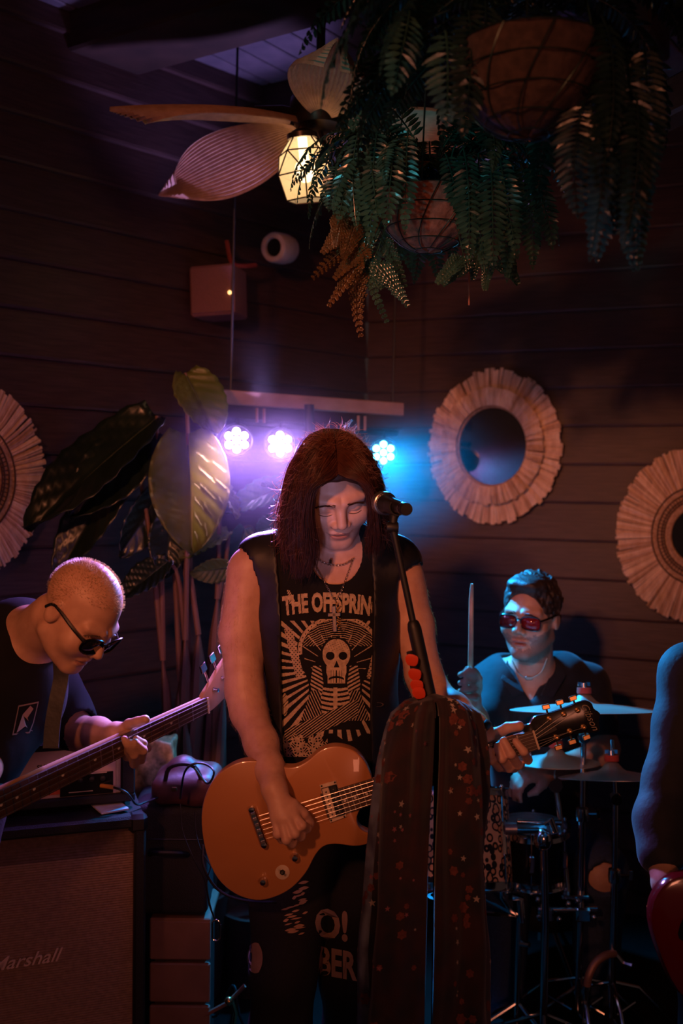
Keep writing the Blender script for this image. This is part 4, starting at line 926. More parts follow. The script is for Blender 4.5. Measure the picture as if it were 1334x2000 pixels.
def build_guitar():
    o = thing('electric_guitar', 'amber single cutaway electric guitar with one pickup held by the singer', 'guitar', P(560, 1610, 2.2))
    ol = outline(GL, [(393, 1610), (398, 1562), (421, 1518), (462, 1491), (508, 1487), (545, 1497), (575, 1499), (600, 1487), (626, 1466), (656, 1458), (690, 1466), (712, 1487), (726, 1518),
                      (728, 1545), (716, 1566), (703, 1582), (697, 1600), (704, 1618), (722, 1628), (726, 1639), (714, 1649), (690, 1652), (655, 1648), (632, 1653), (616, 1670), (598, 1703), (570, 1733), (536, 1751), (500, 1757), (460, 1745), (425, 1715), (403, 1668)])
    b = MB().prism(ol, -.044, 0, GF, .004); b.build('body', m_wood, o, True)
    xn = .628; w0, w1 = .0285, .0215
    xs = [.155, xn]
    def wy(x): return w0+(w1-w0)*(x-.155)/(xn-.155)
    MB().prism([(.145, -w0), (xn, -w1), (xn, w1), (.145, w0)], .0, .0065, GF, .0008).build('fretboard', m_rose, o)
    nb = MB(); nb.tube([(.15, 0, -.0125), (.3, 0, -.0125), (xn, 0, -.0105)], [.0265, .0245, .0215], 16, GF, True, .48); nb.build('neck', m_maple, o, True)
    fr = [xn-.628*(1-2**(-k/12)) for k in range(1, 23)]
    for x in fr: MB().box((x, 0, .0068), (.0009, wy(x)-.0006, .0007), GF).build('fret', m_string, o)
    for k in (3, 5, 7, 9, 12, 12.01, 15, 17, 19, 21):
        a = xn-.628*(1-2**(-(int(k)-1)/12)); c = xn-.628*(1-2**(-int(k)/12)); y = 0 if int(k) != 12 else (.009 if k == 12 else -.009)
        MB().lathe([(0, .0002), (.0032, 0)], 12, GF@np.array([[1, 0, 0, (a+c)/2], [0, 1, 0, y], [0, 0, 1, .0067], [0, 0, 0, 1]])).build('inlay_dot', m_pearl, o)
    MB().box((xn+.002, 0, .006), (.0022, w1, .003), GF, .0006).build('nut', m_cream, o)
    hd = outline(GL, [(1031, 1462), (1022, 1421), (1034, 1414), (1044, 1400), (1070, 1394), (1108, 1381), (1140, 1369), (1155, 1373), (1160, 1384), (1172, 1394), (1169, 1410), (1171, 1426), (1155, 1431), (1128, 1433), (1095, 1444), (1066, 1459), (1048, 1457)], 3)
    MB().prism(hd, -.012, .002, GF, .002).build('headstock', m_blackg, o, True)
    for i, (p, k) in enumerate(zip([(1073, 1404), (1101, 1395), (1128, 1387), (1086, 1440), (1112, 1428), (1139, 1420)], [(1068, 1382), (1095, 1373), (1121, 1365), (1092, 1461), (1119, 1450), (1147, 1441)])):
        a = GL(*p); c = GL(*k); t = MB(); t.lathe([(.0065, 0), (.0065, .002), (.0032, .003), (.003, .011), (0, .0115)], 12, GF@np.array([[1, 0, 0, a[0]], [0, 1, 0, a[1]], [0, 0, 1, .002], [0, 0, 0, 1]])); ps = t.build('tuning_post', m_gold, o, True)
        d = nrm(c-a); t = MB(); t.tube([(*(a*.6+c*.4), -.008), (*(c-d*.006), -.008)], .0022, 8, GF); mm = GF@frame(V(*c, -.008), V(d[0], d[1], 0), V(0, 0, 1)); t.box((0, 0, 0), (.0055, .0085, .0032), mm, .0028); t.build('tuning_knob', m_gold, ps, True)
        y = wy(xn)*.82*(1-i*2/5) if i < 3 else -wy(xn)*.82*(1-(5-i)*2/5)
    yb = np.linspace(.026, -.026, 6); yn = np.linspace(.0175, -.0175, 6); b = MB(); strings(b, .004, yb, xn+.002, yn, .013, .0095, GF, [.0007, .0006, .0005, .0004, .00035, .0003])
    posts = [GL(1073, 1404), GL(1101, 1395), GL(1128, 1387), GL(1139, 1420), GL(1112, 1428), GL(1086, 1440)]
    for y, p in zip(yn, posts): b.tube([(xn+.002, y, .0095), (p[0], p[1], .007)], .0004, 5, GF)
    b.build('strings', m_string, o, True, 'stuff')
    c = [GL(*q) for q in ((624, 1533), (656, 1524), (677, 1594), (645, 1606))]
    pk = MB().prism(c, 0, .004, GF, .001).build('pickup_ring', m_cream, o)
    cc = np.mean(c, 0); ux = nrm(c[1]-c[0]); uy = nrm(c[0]-c[3]); mm = GF@frame(V(*cc, .004), V(*ux, 0), V(0, 0, 1))
    MB().box((0, 0, .001), (.0175, .034, .002), mm, .001).build('pickup_base', m_black, pk)
    MB().box((-.0085, 0, .004), (.0075, .033, .0025), mm, .0024).build('pickup_coil', m_cream, pk, True); MB().box((.0085, 0, .004), (.0075, .033, .0025), mm, .0024).build('pickup_coil', m_black, pk, True)
    b = MB(); 
    for sx in (-1, 1):
        for k in range(6): b.lathe([(0, .0012), (.0022, 0)], 8, mm@np.array([[1, 0, 0, sx*.0085], [0, 1, 0, .025-.01*k], [0, 0, 1, .0066], [0, 0, 0, 1]]))
    b.build('pole_pieces', m_string, pk, False, 'stuff')
    for sx in (-1, 1):
        for sy in (-1, 1): MB().sph((sx*.015, sy*.0385, .0005), (.0022, .0022, .0012), 8, mm).build('screw', m_black, pk)
    a, c = GL(491, 1576), GL(518, 1651); mm = GF@frame(V(*((a+c)/2), .008), V(*nrm(c-a), 0), V(0, 0, 1)); L = np.linalg.norm(c-a)/2
    b = MB().box((0, 0, 0), (L, .0075, .0055), mm, .004); b.build('bridge', m_chrome, o, True)
    for s in (-1, 1): MB().lathe([(0, .006), (.006, .005), (.0065, -.008)], 14, mm@np.array([[1, 0, 0, s*(L-.004)], [0, 1, 0, 0], [0, 0, 1, .002], [0, 0, 0, 1]])).build('bridge_stud', m_chrome, o, True)
    for i in range(6): MB().box((-L+.012+(2*L-.024)*i/5, .001, .006), (.003, .005, .002), mm, .001).build('saddle', m_string, o)
    for q in ((515, 1718), (577, 1672)):
        a = GL(*q); mm = GF@np.array([[1, 0, 0, a[0]], [0, 1, 0, a[1]], [0, 0, 1, 0], [0, 0, 0, 1]])
        MB().lathe([(.0085, 0), (.0088, .004), (.0078, .012), (.0075, .015), (.006, .0175), (0, .018)], 18, mm).build('control_knob', m_chrome, o, True)
    a = GL(552, 1702); mm = GF@np.array([[1, 0, 0, a[0]], [0, 1, 0, a[1]], [0, 0, 1, 0], [0, 0, 0, 1]])
    pl = MB().lathe([(.0155, 0), (.0158, .0012), (.007, .0018), (0, .0018)], 28, mm).build('switch_plate', m_cream, o, True)
    b = MB().lathe([(.0065, .0015), (.006, .004), (0, .0045)], 6, mm); b.tube([(0, 0, .003), (.001, .003, .014), (.002, .005, .022)], [.0016, .0019, .003], 8, mm); b.build('toggle_switch', m_black, pl, True)
    v, f = text_mesh('Gibson', .022, .4, 0, 0); p = GL(1150, 1399); d = nrm(GL(1163, 1424)-GL(1139, 1374)); mm = GF@frame(V(*p, .0045), V(*d, 0), V(0, 0, 1)); v = v-V(0, .006, 0); mesh('headstock_logo', v@mm[:3, :3].T+mm[:3, 3], f, M('dull gold script', (.3, .24, .17), None, .5), o, False)
    c = [GL(*q) for q in ((1040, 1428), (1082, 1412), (1088, 1425), (1046, 1445))]; MB().prism(c, .002, .0038, GF, .0006).build('truss_rod_cover', m_black, o)
build_guitar()

def build_bass():
    o = thing('bass_guitar', 'dark bass guitar whose long neck slants up across the amplifier', 'bass', P(-100, 1650, 2.0))
    a, c = P(0, 1570, 2.02), P(402, 1377, 2.44); x = nrm(c-a); Fm = frame(a, x, nrm(-CF-.25*CU+.12*CR)); L = np.linalg.norm(c-a)
    w0, w1 = .031, .021
    MB().prism([(-.22, -.034), (L, -w1), (L, w1), (-.22, .034)], .0, .006, Fm, .0008).build('fretboard', m_rose, o)
    MB().tube([(-.2, 0, -.0135), (.1, 0, -.0135), (L+.005, 0, -.0105)], [.032, .029, .021], 16, Fm, True, .47).build('neck', m_maple, o, True)
    S_ = .864; ks = [L-S_*(1-2**(-k/12)) for k in range(1, 21)]; wy = lambda t: w0+(w1-w0)*t/L
    for t in ks: MB().box((t, 0, .0064), (.0011, wy(t)-.0008, .0009), Fm).build('fret', m_string, o)
    for k in (3, 5, 7, 9, 12, 15, 17, 19): MB().lathe([(0, .0003), (.0035, 0)], 12, Fm@np.array([[1, 0, 0, (L-S_*(1-2**(-k/12))+L-S_*(1-2**(-(k-1)/12)))/2], [0, 1, 0, 0], [0, 0, 1, .0062], [0, 0, 0, 1]])).build('inlay_dot', m_pearl, o)
    MB().box((L+.002, 0, .006), (.0025, w1, .003), Fm, .0006).build('nut', m_cream, o)
    d = Fm.copy(); hx = nrm(P(447, 1322, 2.52)-P(404, 1372, 2.445)); Hm = frame(Fm[:3, 3]+x*L, hx, Fm[:3, 2])
    MB().prism(closed([(0, -.02), (0, .021), (.04, .032), (.12, .05), (.2, .045), (.21, .02), (.16, -.02), (.08, -.035), (.03, -.033)], 3), -.016, -.002, Hm, .002).build('headstock', m_maple, o, True)
    for k in range(4):
        p = V(.045+.04*k, .012+.004*k, -.002); t = MB().lathe([(.007, 0), (.006, .003), (.005, .012), (0, .013)], 12, Hm@np.array([[1, 0, 0, p[0]], [0, 1, 0, p[1]], [0, 0, 1, 0], [0, 0, 0, 1]])); ps = t.build('tuning_post', m_chrome, o, True)
        t = MB().tube([(p[0], p[1], -.012), (p[0], .066, -.012)], .003, 8, Hm); t.box((p[0], .078, -.012), (.011, .012, .003), Hm, .0028); t.build('tuning_key', m_chrome, ps, True)
    b = MB(); strings(b, -.42, [.027, .009, -.009, -.027], L+.002, [.015, .005, -.005, -.015], .016, .0095, Fm, [.0013, .0011, .0009, .0007]); b.build('strings', m_string, o, True, 'stuff')
    MB().prism(closed([(-.2, .035), (-.13, .14), (-.06, .17), (-.08, .185), (-.17, .18), (-.27, .13), (-.36, .15), (-.47, .165), (-.56, .1), (-.58, 0), (-.55, -.1), (-.46, -.17), (-.36, -.15), (-.28, -.12), (-.2, -.15), (-.13, -.15), (-.12, -.13), (-.2, -.08)], 4), -.038, .0, Fm, .006).build('body', m_blackg, o, True)
    for xx in (-.3, -.37): MB().box((xx, 0, .004), (.012, .04, .006), Fm, .003).build('pickup', m_black, o)
    MB().box((-.43, 0, .006), (.02, .04, .007), Fm, .003).build('bridge', m_chrome, o)
build_bass()

# speaker cabinet, amplifier, paper
m_tolex = M('black tolex', (.014, .013, .013), (.009, .009, .009), .7, scale=400, bump=.5)
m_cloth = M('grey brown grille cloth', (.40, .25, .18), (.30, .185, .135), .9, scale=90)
m_cloth2 = M('shaded grille cloth', (.19, .12, .10), (.14, .09, .07), .9, scale=90)  # shade on the slanted upper front is put into this darker cloth
ca, cb = P(286, 1592, 2.5), P(0, 1621, 2.39); ct = nrm(flat(ca-cb)); cn = V(ct[1], -ct[0], 0)     # cn points to the viewer
CT = .5*(ca[2]+cb[2]); CM = frame(V(ca[0], ca[1], 0), ct, V(0, 0, 1))      # x along the front, y into the cabinet
def build_cab():
    o = thing('speaker_cabinet', 'large black guitar speaker cabinet with ribbed cloth front and white script logo', 'speaker', CM[:3, 3]-ct*.38-cn*.18)
    W, Dp, z0, z1 = .77, .36, .07, CT; f = .03
    b = MB(); b.box((-W/2, Dp/2+.02, (z0+z1)/2), (W/2-.004, Dp/2-.02, (z1-z0)/2-.004), CM); b.build('cabinet_box', m_tolex, o)
    for nm, c, h in (('top_rail', (-W/2, .02, z1-f/2), (W/2, .02, f/2)), ('bottom_rail', (-W/2, .02, z0+f/2), (W/2, .02, f/2)), ('side_rail', (-f/2, .02, (z0+z1)/2), (f/2, .02, (z1-z0)/2-f)), ('side_rail', (-W+f/2, .02, (z0+z1)/2), (f/2, .02, (z1-z0)/2-f))):
        MB().box(c, h, CM, .006).build(nm, m_tolex, o)
    def ribs(name, za, zb, ya, yb, mat):
        n = int((zb-za)/.0062); v = []; 
        for i in range(n*2+1):
            t = i/(n*2); z = za+(zb-za)*t; y = ya+(yb-ya)*t-(.0022 if i % 2 else 0)
            v += [(-W+f, y, z), (-f, y, z)]
        MB().add(v, [(2*i, 2*i+1, 2*i+3, 2*i+2) for i in range(n*2)], CM).build(name, mat, o)
    zs = z1-.095
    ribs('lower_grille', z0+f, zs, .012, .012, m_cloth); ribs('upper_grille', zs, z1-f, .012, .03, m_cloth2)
    MB().tube([(-W+f, .008, z1-f), (-f, .008, z1-f), (-f, .008, z0+f), (-W+f, .008, z0+f)], .0022, 6, CM).build('piping', M('dim gold piping', (.12, .08, .05), None, .6), o, True)
    for x in (-.02, -W+.02):
        for z in (z0+.02, z1-.02): MB().box((x, .018, z), (.024, .022, .024), CM, .012).build('corner_protector', m_black, o, True)
    for x in (-.08, -W+.08):
        for y in (.06, .3): MB().lathe([(0, -.014), (.03, -.014), (.034, -.008), (.034, .008), (.03, .014), (0, .014)], 16, CM@frame(V(x, y, .035), V(0, 0, 1), V(1, 0, 0))).build('caster', m_black, o, True)
    v, f2 = text_mesh('Marshall', .046, .4, .0015, .0003); q = np.linalg.inv(CM)@np.append(P(47, 1893, 2.41), 1)
    v = v*V(1.05, 1.0, 1); v = np.stack([v[:, 0]+q[0], .007-v[:, 2], v[:, 1]+q[2]+.03*(v[:, 0])], 1); mesh('script_logo', v@CM[:3, :3].T+CM[:3, 3], f2, M('white logo plastic', (.95, .68, .58), None, .4), o, False)['label'] = 'white script logo'
build_cab()
AM = None
def build_amp():
    inv = np.linalg.inv(CM); r = P(238, 1575, 2.6); q = inv@np.append(r, 1); y0 = .09; xr = q[0]+.03
    for _ in range(1): pass
    o = thing('amplifier_head', 'cream faced amplifier head with black control panel sitting on the cabinet', 'amplifier', CM[:3, :3]@V(xr-.25, y0+.1, CT)+CM[:3, 3])
    W, Hh, Dp = .5, .165, .2; z0 = CT+.012
    MB().box((xr-W/2, y0+Dp/2+.012, z0+Hh/2), (W/2, Dp/2-.012, Hh/2), CM, .006).build('case', m_tolex, o)
    for c, h in (((xr-W/2, y0+.006, z0+Hh-.01), (W/2, .012, .01)), ((xr-W/2, y0+.006, z0+.011), (W/2, .012, .011)), ((xr-.018, y0+.006, z0+Hh/2), (.018, .012, Hh/2-.02)), ((xr-W+.018, y0+.006, z0+Hh/2), (.018, .012, Hh/2-.02))):
        MB().box(c, h, CM, .004).build('front_rail', m_tolex, o)
    xl, xq = xr-W+.036, xr-.036; fy = y0+.011
    m_face = M('cream amp panel', (.7, .5, .44), (.64, .45, .4), .5); m_or = M('orange red panel', (.75, .12, .04), (.68, .1, .035), .5)
    fp = MB().box(((xl+xq)/2, fy, z0+Hh/2), ((xq-xl)/2, .003, Hh/2-.022), CM, .001).build('face_panel', m_face, o)
    MB().box(((xl+xq)/2-.06, fy-.003, z0+.055), ((xq-xl)/2-.075, .003, .024), CM, .001).build('orange_stripe', m_or, o)
    cp = MB().box((xq-.085, fy-.004, z0+.052), (.066, .003, .028), CM, .001).build('control_panel', m_blackg, o)
    for k in range(4): MB().lathe([(.007, 0), (.0065, .01), (0, .011)], 14, CM@frame(V(xq-.13+.028*k, fy-.007, z0+.066), V(1, 0, 0), V(0, -1, 0))).build('control_knob', m_black, cp, True)
    MB().box((xq-.085, fy-.0072, z0+.079), (.05, .0006, .0012), CM).build('panel_line', m_cream, cp); MB().box((xq-.1, fy-.0072, z0+.034), (.03, .0006, .001), CM).build('panel_line', m_cream, cp)
    v, f = text_mesh('SUPERCRUSH 100', .0165, 0, .0004, .0004); v = np.stack([v[:, 0]*1.05+xq-.14, fy-.0035-v[:, 2], v[:, 1]+z0+.098], 1); mesh('name_lettering', v@CM[:3, :3].T+CM[:3, 3], f, m_black, o, False)
    MB().box((xq-.008, fy-.004, z0+Hh/2), (.004, .002, Hh/2-.024), CM, .001).build('frame_strip', m_cream, o)
    for x in (xr-.05, xr-W+.05):
        for y in (y0+.04, y0+Dp-.03): MB().box((x, y, CT+.007), (.014, .014, .007), CM, .003).build('foot', m_black, o)
    MB().tube([(xr-.32, y0+.1, z0+Hh-.002), (xr-.31, y0+.1, z0+Hh+.012), (xr-.19, y0+.1, z0+Hh+.012), (xr-.18, y0+.1, z0+Hh-.002)], .007, 8, CM).build('handle', m_black, o, True)
    b = MB(); pz = [(xq-.035, fy-.008, z0+.045), (xq-.02, fy-.03, z0+.045), (xq+.01, fy-.05, z0+.035), (xq+.035, fy-.04, z0+.0), (xq+.06, fy-.02, CT+.008), (xq+.12, fy+.04, CT+.008), (xr+.09, fy+.15, CT+.006)]
    b.tube(bez(pz, 24), .003, 6, CM); cd = tag(b.build('cable', m_black, None, True), 'thin black cable plugged into the amplifier panel', 'cable')
    MB().tube([(xq-.05, fy-.006, z0+.045), (xq-.02, fy-.03, z0+.045)], .0055, 10, CM).build('plug', M('orange plug', (.7, .3, .06), None, .4), cd, True)
    p = CM@frame(V(-.075, .075, CT+.002), nrm(V(1, .25, 0)), V(0, 0, 1)); b = MB()
    b.box((-.005, .01, .002), (.036, .042, .002), p); pm_ = tag(b.build('paper', M('lilac white paper', (.72, .68, .8), None, .8), None), 'pale sheet of paper lying on the corner of the speaker cabinet', 'paper')
build_amp()

# microphone, stand, picks, scarf
m_grille = M('mic grille steel', (.62, .56, .5), (.3, .27, .25), .35, 1.0, scale=900, bump=.6)
def build_mic():
    h, e = P(748, 982, 2.17), P(791, 994, 2.02); ax = nrm(e-h); m = zframe(h, ax); L = np.linalg.norm(e-h)
    o = thing('microphone', "handheld vocal microphone clipped in front of the singer's mouth", 'microphone', (h+e)/2)
    r = .0255; pr = [(0, -r), (r*.55, -r*.9), (r*.88, -r*.55), (r, -.1*r), (r*.98, .45*r), (r*.85, .95*r), (r*.8, 1.05*r)]
    gr = MB().lathe(pr, 32, m).build('grille', m_grille, o, True)
    b = MB()
    for k in range(24):
        a = 2*pi*k/24
        for tw in (-1, 1):
            pts = []
            for i in range(12):
                t = i/11*.9; rr = np.interp(t*6, range(7), [q[0] for q in pr])+.0003; zz = np.interp(t*6, range(7), [q[1] for q in pr]); an = a+tw*t*1.1; pts.append((rr*math.cos(an), rr*math.sin(an), zz))
            b.tube(pts, .00055, 4, m, False)
    b.build('grille_wire', m_string, gr, True, 'stuff')
    MB().lathe([(.0235, .5*r), (.0255, .55*r), (.0255, .8*r), (.0235, .85*r)], 32, m, True).build('grille_band', m_string, o, True)
    MB().lathe([(.0215, r*1.0), (.021, r*1.2), (.0175, .05), (.0155, .08), (.0125, L-.012), (.0122, L), (.0118, L+.001)], 28, m).build('handle', M('charcoal metal', (.03, .028, .028), None, .38, .5), o, True)
    MB().lathe([(.0128, L-.004), (.0136, L-.002), (.0136, L+.008), (.0125, L+.011), (0, L+.011)], 28, m).build('end_cap', m_black, o, True)
    MB().lathe([(.0131, L-.013), (.0135, L-.012), (.0135, L-.009), (.0131, L-.008)], 28, m, True).build('end_ring', m_chrome, o, True)
    return h, e, ax, L
mh, me_, max_, mL = build_mic()
def build_stand():
    foot = P(858, 1500, 2.07); o = thing('microphone_stand', 'black microphone stand with angled boom and pick holder under the scarf', 'microphone stand', (foot[0], foot[1], 0))
    c = mh+max_*.085; m = frame(c, CR, max_)
    clip = MB(); prof = []
    for k in range(13):
        a = math.radians(-125+250*k/12)-pi/2
        prof.append((math.cos(a), math.sin(a)))
    v = [(rr*x, rr*y, z) for z in (-.022, .022) for rr in (.0158, .019) for x, y in prof]; n = 13
    up = frame(c, nrm(np.cross(CU, max_)), max_)
    clip.add(v, [(i, i+1, n+i+1, n+i) for i in range(n-1)]+[(2*n+i, 3*n+i, 3*n+i+1, 2*n+i+1) for i in range(n-1)]+[(n+i, n+i+1, 3*n+i+1, 3*n+i) for i in range(n-1)]+[(i, 2*n+i, 2*n+i+1, i+1) for i in range(n-1)], up)
    j = P(767, 1030, 2.085); clip.tube([c-CU*.018, (c+j)/2-CU*.004, j], [.011, .009, .008], 10); clip.build('mic_clip', m_black, o, True)
    MB().lathe([(0, -.012), (.011, -.012), (.0125, -.006), (.0125, .006), (.011, .012), (0, .012)], 16, frame(j, CU, CR)).build('swivel_joint', m_black, o, True)
    MB().lathe([(.0092, -.003), (.0105, 0), (.0092, .003)], 16, frame(P(768, 1036, 2.085), CR, CU), True).build('joint_ring', m_gold, o, True)
    p1, p2, p3 = P(768, 1034, 2.085), P(806, 1212, 2.075), P(840, 1366, 2.065)
    MB().tube([p1, p1*.85+p2*.15, p2], [.0085, .0072, .0072], 12).build('boom_tube', m_black, o, True)
    MB().tube([p2, p2*.97+p3*.03, p2*.9+p3*.1, p3], [.009, .0125, .0148, .0148], 14).build('grip', m_black, o, True)
    MB().tube([p3, P(853, 1430, 2.065), P(858, 1500, 2.07)], [.012, .0115, .0115], 12).build('boom_pivot', m_black, o, True)
    MB().tube([P(858, 1500, 2.07), P(856, 1750, 2.07), V(*P(856, 1750, 2.07)[:2], .02)], .0115, 14).build('pole', M('black chrome', (.05, .05, .055), None, .18, .9), o, True)
    MB().lathe([(.013, .12), (.02, .118), (.022, .09), (.016, .08)], 16, frame(V(foot[0], foot[1], P(0, 1760, 2.07)[2]-.1), CR, V(0, 0, 1))).build('height_clutch', m_black, o, True)
    MB().lathe([(0, .035), (.02, .034), (.05, .022), (.125, .016), (.13, .008), (.13, 0.001), (0, .001)], 36, frame(V(foot[0], foot[1], 0), V(1, 0, 0), V(0, 0, 1))).build('round_base', m_black, o, True)
    a, b_ = P(800, 1272, 2.055), P(824, 1372, 2.052); MB().tube([a, b_], .007, 8).build('pick_holder', m_black, o, True)
    m_pick = M_leaf('neon red pick', (.95, .12, .04), (.9, .1, .035), 20, .4, .5)
    for i, (x, y) in enumerate(((803, 1289), (809, 1317), (813, 1339), (817, 1354))):
        q = frame(P(x, y, 2.042), D3(.95, -.25+.1*i, .15), nrm(-CF-.1*CU+.1*CR)); t = closed([(-.0125, .0), (-.008, .0105), (.009, .011), (.014, .003), (.012, -.009), (-.004, -.0115)], 4)
        pk = tag(MB().prism(t, -.0006, .0006, q, .0003).build('guitar_pick', m_pick, None, True), 'neon red guitar pick, %s of four slotted on the microphone stand' % ['topmost', 'second from the top', 'third from the top', 'lowest'][i], 'guitar pick', 'guitar picks on the microphone stand')
    return o
build_stand()
def build_scarf():
    rows = [(1362, 838, 22, 16), (1371, 846, 58, 40), (1392, 848, 82, 50), (1425, 847, 92, 56), (1480, 845, 101, 60), (1540, 842, 104, 64), (1600, 838, 106, 66), (1680, 834, 109, 70), (1770, 832, 113, 74), (1860, 830, 122, 78), (1950, 828, 122, 80), (2040, 826, 124, 82), (2110, 826, 124, 82)]
    A = np.array(rows, float); NV, NU = 110, 190; wv = waves(77, 9, 8)
    t = np.linspace(0, 1, NV); ys = np.interp(t, np.linspace(0, 1, len(A)), A[:, 0]); cx = np.interp(ys, A[:, 0], A[:, 1]); hw = np.interp(ys, A[:, 0], A[:, 2]); hd = np.interp(ys, A[:, 0], A[:, 3])
    th = np.linspace(-pi*1.40, pi*.40, NU)         # open at the back
    d0 = 2.07; v = np.zeros((NV, NU, 3))
    for i in range(NV):
        f = min(1, t[i]*5); fold = np.sin(th*7+1.2*np.sin(ys[i]*.006))*.2+np.sin(th*13+ys[i]*.004+1)*.08+np.sin(th*3+.01*ys[i])*.06
        gap = np.exp(-((th+pi/2-.02)/.16)**2)*.42*f       # the deep central fold over the pole
        r = (1+fold*f)*(1-gap)
        x = cx[i]+hw[i]*np.cos(th)*np.clip(1+.5*fold*f, .88, 1.1); dd = d0+S(hd[i]*1.3, d0)*np.sin(th)*r
        yy = ys[i]+np.sin(th*2+.5)*6+(0 if i else 0)
        v[i] = P(0, 0, 0)[None]+dd[:, None]*(CF[None]+((x-667)/FPX)[:, None]*CR+((1000-yy)/FPX)[:, None]*CU)
    i, j = np.meshgrid(np.arange(NV-1), np.arange(NU-1), indexing='ij'); a = (i*NU+j).ravel(); q = np.stack([a, a+1, a+NU+1, a+NU], 1); open_ = (np.abs(th[j.ravel()]+pi/2-.06) < .03+.04*np.clip((t[i.ravel()]-.1)*4, 0, 1)) & (t[i.ravel()] > .1); q = q[~open_]
    # cap on top
    vv = np.vstack([v.reshape(-1, 3), v[0].mean(0)+CU*.004]); n = len(vv)-1
    m = M('star printed scarf', (.036, .013, .015), (.011, .011, .017), .9, scale=17, bump=.25, detail=2, sheen=.2)
    o = mesh('scarf', vv, [tuple(x) for x in q]+[(k+1, k, n) for k in range(NU-1)], m, None, True)
    md = o.modifiers.new('thick', 'SOLIDIFY'); md.thickness = .0025; md.offset = 0
    tag(o, 'long dark floral scarf with small stars draped over the microphone stand', 'scarf')
    # denim blue left border and prints
    g = random.Random(21); nr = np.cross(np.gradient(v, axis=1), np.gradient(v, axis=0)); nr /= np.linalg.norm(nr, axis=2)[..., None]+1e-12
    mean = v.mean((0, 1)); 
    if ((v-mean)*nr).sum() < 0: nr = -nr
    def sub(i, j):
        i0, j0 = int(i), int(j); a, b = i-i0, j-j0; w_ = lambda X: (X[i0, j0]*(1-a)*(1-b)+X[i0+1, j0]*a*(1-b)+X[i0, j0+1]*(1-a)*b+X[i0+1, j0+1]*a*b); return w_(v)+w_(nr)*.0022
    def prints(name, mat, N, rmin, rmax, star, jr):
        b = MB()
        for _ in range(N):
            ci, cj = g.uniform(6, NV-8), g.uniform(*jr); cj = cj if abs(th[int(cj)]+pi/2-.06) > .24 else cj+22; R_ = g.uniform(rmin, rmax); rot = g.uniform(0, 6.3); k = 5 if star else 6
            di = np.linalg.norm(v[int(ci)+1, int(cj)]-v[int(ci), int(cj)]); dj = np.linalg.norm(v[int(ci), int(cj)+1]-v[int(ci), int(cj)])+1e-6
            ring = []
            for s in range(2*k):
                rr = R_*(1 if s % 2 == 0 else (.42 if star else .75)); a = rot+pi*s/k; ring.append(sub(min(max(ci+rr*math.sin(a)/di, 0), NV-2), min(max(cj+rr*math.cos(a)/dj, 0), NU-2)))
            b.add([sub(ci, cj)]+ring, [(0, 1+s, 1+(s+1) % (2*k)) for s in range(2*k)])
        b.build(name, mat, o, False, 'stuff')
    prints('star_print', M('pale star print', (.42, .34, .3), None, .9), 85, .003, .0085, True, (4, NU-5)); prints('flower_print', M('rust flower print', (.16, .045, .035), (.11, .03, .025), .9, scale=200), 130, .006, .014, False, (4, NU-5))
    prints('pink_print', M('pink flower print', (.3, .1, .13), None, .9), 60, .003, .007, True, (4, 90))
    jl = np.argsort(v[50, :, 0])[:1][0]
    s0, s1 = max(0, jl-20), min(NU-1, jl+15); vv = (v+nr*.0017)[3:NV-1, s0:s1]; nv_, nu_ = vv.shape[:2]; i, j = np.meshgrid(np.arange(nv_-1), np.arange(nu_-1), indexing='ij'); a = (i*nu_+j).ravel()
    mesh('denim_border', vv.reshape(-1, 3), np.stack([a, a+1, a+nu_+1, a+nu_], 1), M('slate blue cloth', (.15, .18, .24), (.05, .05, .075), .9, scale=22, detail=2), o, True)
build_scarf()

# the right hand guitarist's red guitar
def build_red():
    o = thing('electric_guitar', 'glossy red guitar body just entering at the right edge', 'guitar', P(1420, 1830, 2.02)); Fm = frame(P(1425, 1815, 2.0), nrm(CR*.9+CU*.35), -CF)
    ol = closed([(-.15, 0), (-.135, -.1), (-.06, -.15), (.03, -.13), (.09, -.1), (.14, -.12), (.2, -.13), (.215, -.11), (.17, -.06), (.18, -.03), (.18, .03), (.2, .1), (.15, .125), (.08, .1), (.0, .125), (-.08, .135), (-.135, .09)], 4)
    MB().prism(ol, -.04, 0, Fm, .012).build('body', M('cherry red lacquer', (.13, .006, .008), (.09, .005, .006), .15, scale=5, coat=.6), o, True)
    MB().prism(closed([(-.1, .03), (-.02, .09), (.1, .07), (.16, .04), (.1, .0), (-.06, .0)], 4), 0, .002, Fm).build('pickguard', m_blackg, o)
    MB().box((-.06, -.02, .004), (.01, .04, .006), Fm, .003).build('bridge', m_chrome, o); MB().box((.05, -.02, .003), (.018, .036, .006), Fm, .002).build('pickup', m_cream, o)
    MB().tube([(.12, 0, -.002), (.62, 0, -.002)], [.027, .021], 14, Fm, True, .5).build('neck', m_maple, o, True); MB().box((.4, 0, .014), (.25, .023, .003), Fm, .001).build('fretboard', m_rose, o)
    MB().prism([(.62, -.022), (.62, .022), (.66, .038), (.8, .03), (.8, -.03), (.66, -.038)], -.008, .006, Fm, .002).build('headstock', m_blackg, o)
    for q in ((-.06, -.1), (-.0, -.095)): MB().lathe([(.01, 0), (.009, .014), (0, .015)], 14, Fm@np.array([[1, 0, 0, q[0]], [0, 1, 0, q[1]], [0, 0, 1, 0], [0, 0, 0, 1]])).build('control_knob', m_gold, o, True)
build_red()
